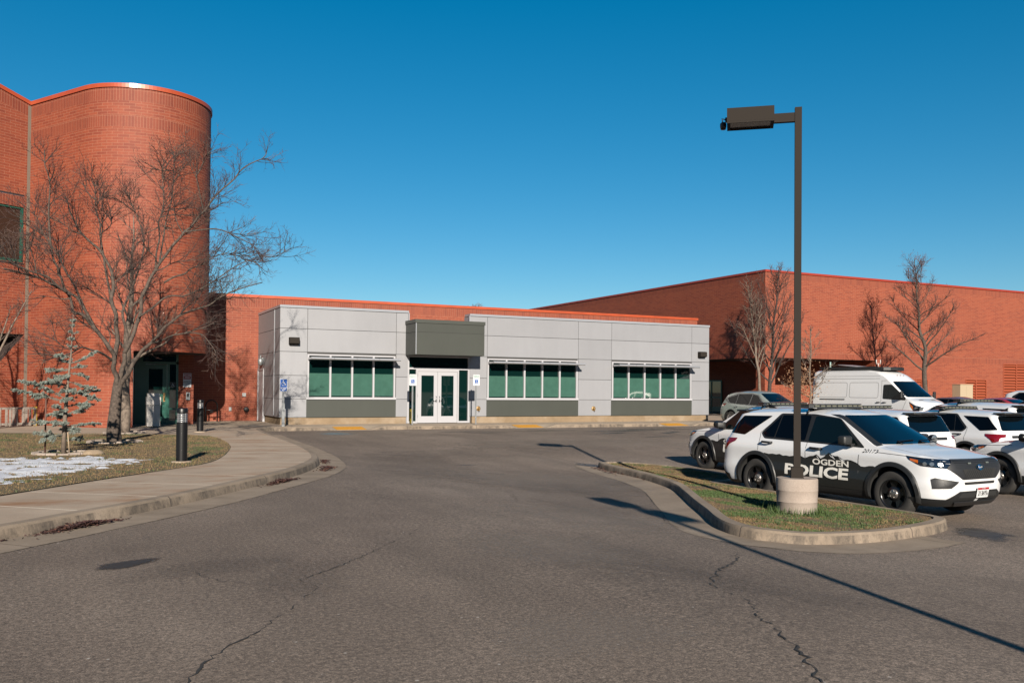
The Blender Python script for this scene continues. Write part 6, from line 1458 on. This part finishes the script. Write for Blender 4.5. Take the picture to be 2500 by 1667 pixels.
# blue conifer
cf = thing('conifer', 'small grey green conifer with sparse ragged branches and a bare leader on the lawn', 'tree', (-.16,22.12,.15))
rnd = random.Random(8); mt = MB(); mn = MB(); mt.tube([(0,0,0),(.02,0,.8),(.06,0,1.5),(.12,0,2.2),(.15,.0,3.08)], [.055,.045,.03,.018,.006], 8, 0)
def needles(p, d, n, s_):
    for k in range(n):
        a = rnd.uniform(0, 6.28); u_ = d.orthogonal().normalized(); v_ = d.cross(u_); nd = (u_*math.cos(a)+v_*math.sin(a)+d*.35).normalized(); l = s_*rnd.uniform(.6,1.2)
        w_ = nd.cross(Vector((rnd.gauss(0,1), rnd.gauss(0,1), rnd.gauss(0,1)))).normalized()*.006; q = p+Vector((rnd.gauss(0,.006),)*3)
        mn.face([q-w_, q+w_, q+nd*l], 0 if rnd.random() < .7 else 1)
def cbranch(p, d, L, r, lev):
    L *= rnd.uniform(.6, 1.2) if lev == 0 and L < 1 else 1; pts = wander(p, d+Vector((0,0,rnd.gauss(0,.12) if lev == 0 else rnd.gauss(0,.2))), L, 7 if lev == 0 else 4, .10, -.02 if lev == 0 else -.02, rnd); mt.tube(pts, [r*(1-.7*i/(len(pts)-1)) for i in range(len(pts))], 5 if lev == 0 else 3, 0, cap=False)
    tot = max(3, int(L*85))
    for k in range(tot):
        q = rnd.uniform(.12, 1)*(len(pts)-1); i = min(int(q), len(pts)-2); pp = pts[i].lerp(pts[i+1], q-i); needles(pp, (pts[i+1]-pts[i]).normalized(), 15, .034)
    if lev < 1:
        for k in range(int(L*24)):
            q = rnd.uniform(.25, .97)*(len(pts)-1); i = min(int(q), len(pts)-2); pp = pts[i].lerp(pts[i+1], q-i); dd = (pts[i+1]-pts[i]).normalized(); s_ = Vector((-dd.y, dd.x, rnd.uniform(-.25,.15)))*(1 if k % 2 else -1)
            cbranch(pp, dd*.6+s_*.8, rnd.uniform(.14,.34)*(1.15-q/8), .006, lev+1)
def at(z): return Vector((.06*z, 0, z))
for z, az_, el_, L in [(.30,0,.1,.5),(.38,170,.2,.55),(.45,200,-.1,.6),(.5,60,0,.5),(.55,300,0,.45),(.62,10,.05,.6),(.7,185,.05,.75),(.78,110,.1,.5),(.85,330,.1,.5),(.95,160,.15,.6),(1.05,5,.1,.7),(1.12,184,.28,1.15),(1.2,178,.35,1.1),(1.25,260,.0,.5),(1.3,20,.12,.75),(1.4,350,.05,.8),(1.45,90,.1,.5),(1.5,190,.05,.6),(1.58,3,.1,.85),(1.65,175,.02,.75),(1.7,230,.1,.4),(1.78,15,.15,.6),(1.85,182,.05,.6),(1.9,320,.1,.45),(2.0,355,.25,.55),(2.02,100,.1,.35),(2.12,186,.0,.45),(1.35,270,0,.55),(.9,250,0,.5),(1.75,120,0,.4),(.65,240,0,.5)]:
    cbranch(at(z), Vector((math.cos(R(az_))*math.cos(el_), math.sin(R(az_))*math.cos(el_), math.sin(el_))), L, .014, 0)
for z in (2.35,2.5,2.65,2.8,2.9): 
    for k in range(3): a = rnd.uniform(0,6.28); cbranch(at(z)+Vector((0,0,0)), Vector((math.cos(a), math.sin(a), .5)), .12, .005, 1)
mt.obj('trunk', BARKL, cf); mn.obj('needles', [mat('needle_blue', (.30,.34,.30), .7, var=.25, vscale=5), mat('needle_dark', (.15,.20,.16), .7)], cf)
mb = MB(); mb.tube([(-.36,0,0),(-.36,0,1.25)], .018, 6); mb.obj('tree_stake', mat('stake_rust', (.14,.06,.04), .8), cf)
mb = MB(); mb.tube([(.12,-.1,0),(.08,-.1,.48)], .013, 6); mb.obj('tree_stake', mat('stake_wood', (.45,.33,.22), .8), cf)
print('faces', sum(len(o.data.polygons) for o in bpy.data.objects if o.type == 'MESH'))

# mountains added out of view behind the viewer, to darken the glass reflections
mb = MB(); n_ = 90; prev = None
for k in range(n_+1):
    a = R(80)+R(205)*k/n_; row = []
    for t_ in range(5):
        d = 560+t_*70; h = (0, .45, .75, .92, 1)[t_]*(95+55*noise.noise(Vector((k*.13, 3, 0)))+22*noise.noise(Vector((k*.5, t_*.6, 7))))
        row.append((d*math.sin(a), d*math.cos(a), h-1))
    if prev:
        for t_ in range(4): mb.face([prev[t_], row[t_], row[t_+1], prev[t_+1]], 0, None, True)
    prev = row
o = mb.obj('added_hills', mat('hillside', (.05,.042,.03), .95, col2=(.09,.075,.055), vscale=.03)); tag(o, kind='structure')

src = [o for o in bpy.data.objects if o.get('category') in ('suv', 'car') and o.name.split('.')[0] in ('compact_suv', 'parked_sedan')]
for i, (x, y, k) in enumerate([(-9,-7.5,1),(-6.2,-7.3,1),(-3.4,-7.6,1),(9.5,-7.4,1),(12.3,-7.2,1),(15.2,-7.5,1)]):
    o = [q for q in src if q.name.split('.')[0] == ('compact_suv', 'parked_sedan')[k]][0]
    c = copy_tree(o); put(c, x, y, g(x, y-1), 0); c['group'] = 'cars parked in the row behind the viewer'
    c['label'] = 'dark maroon sedan parked in the row behind the viewer'
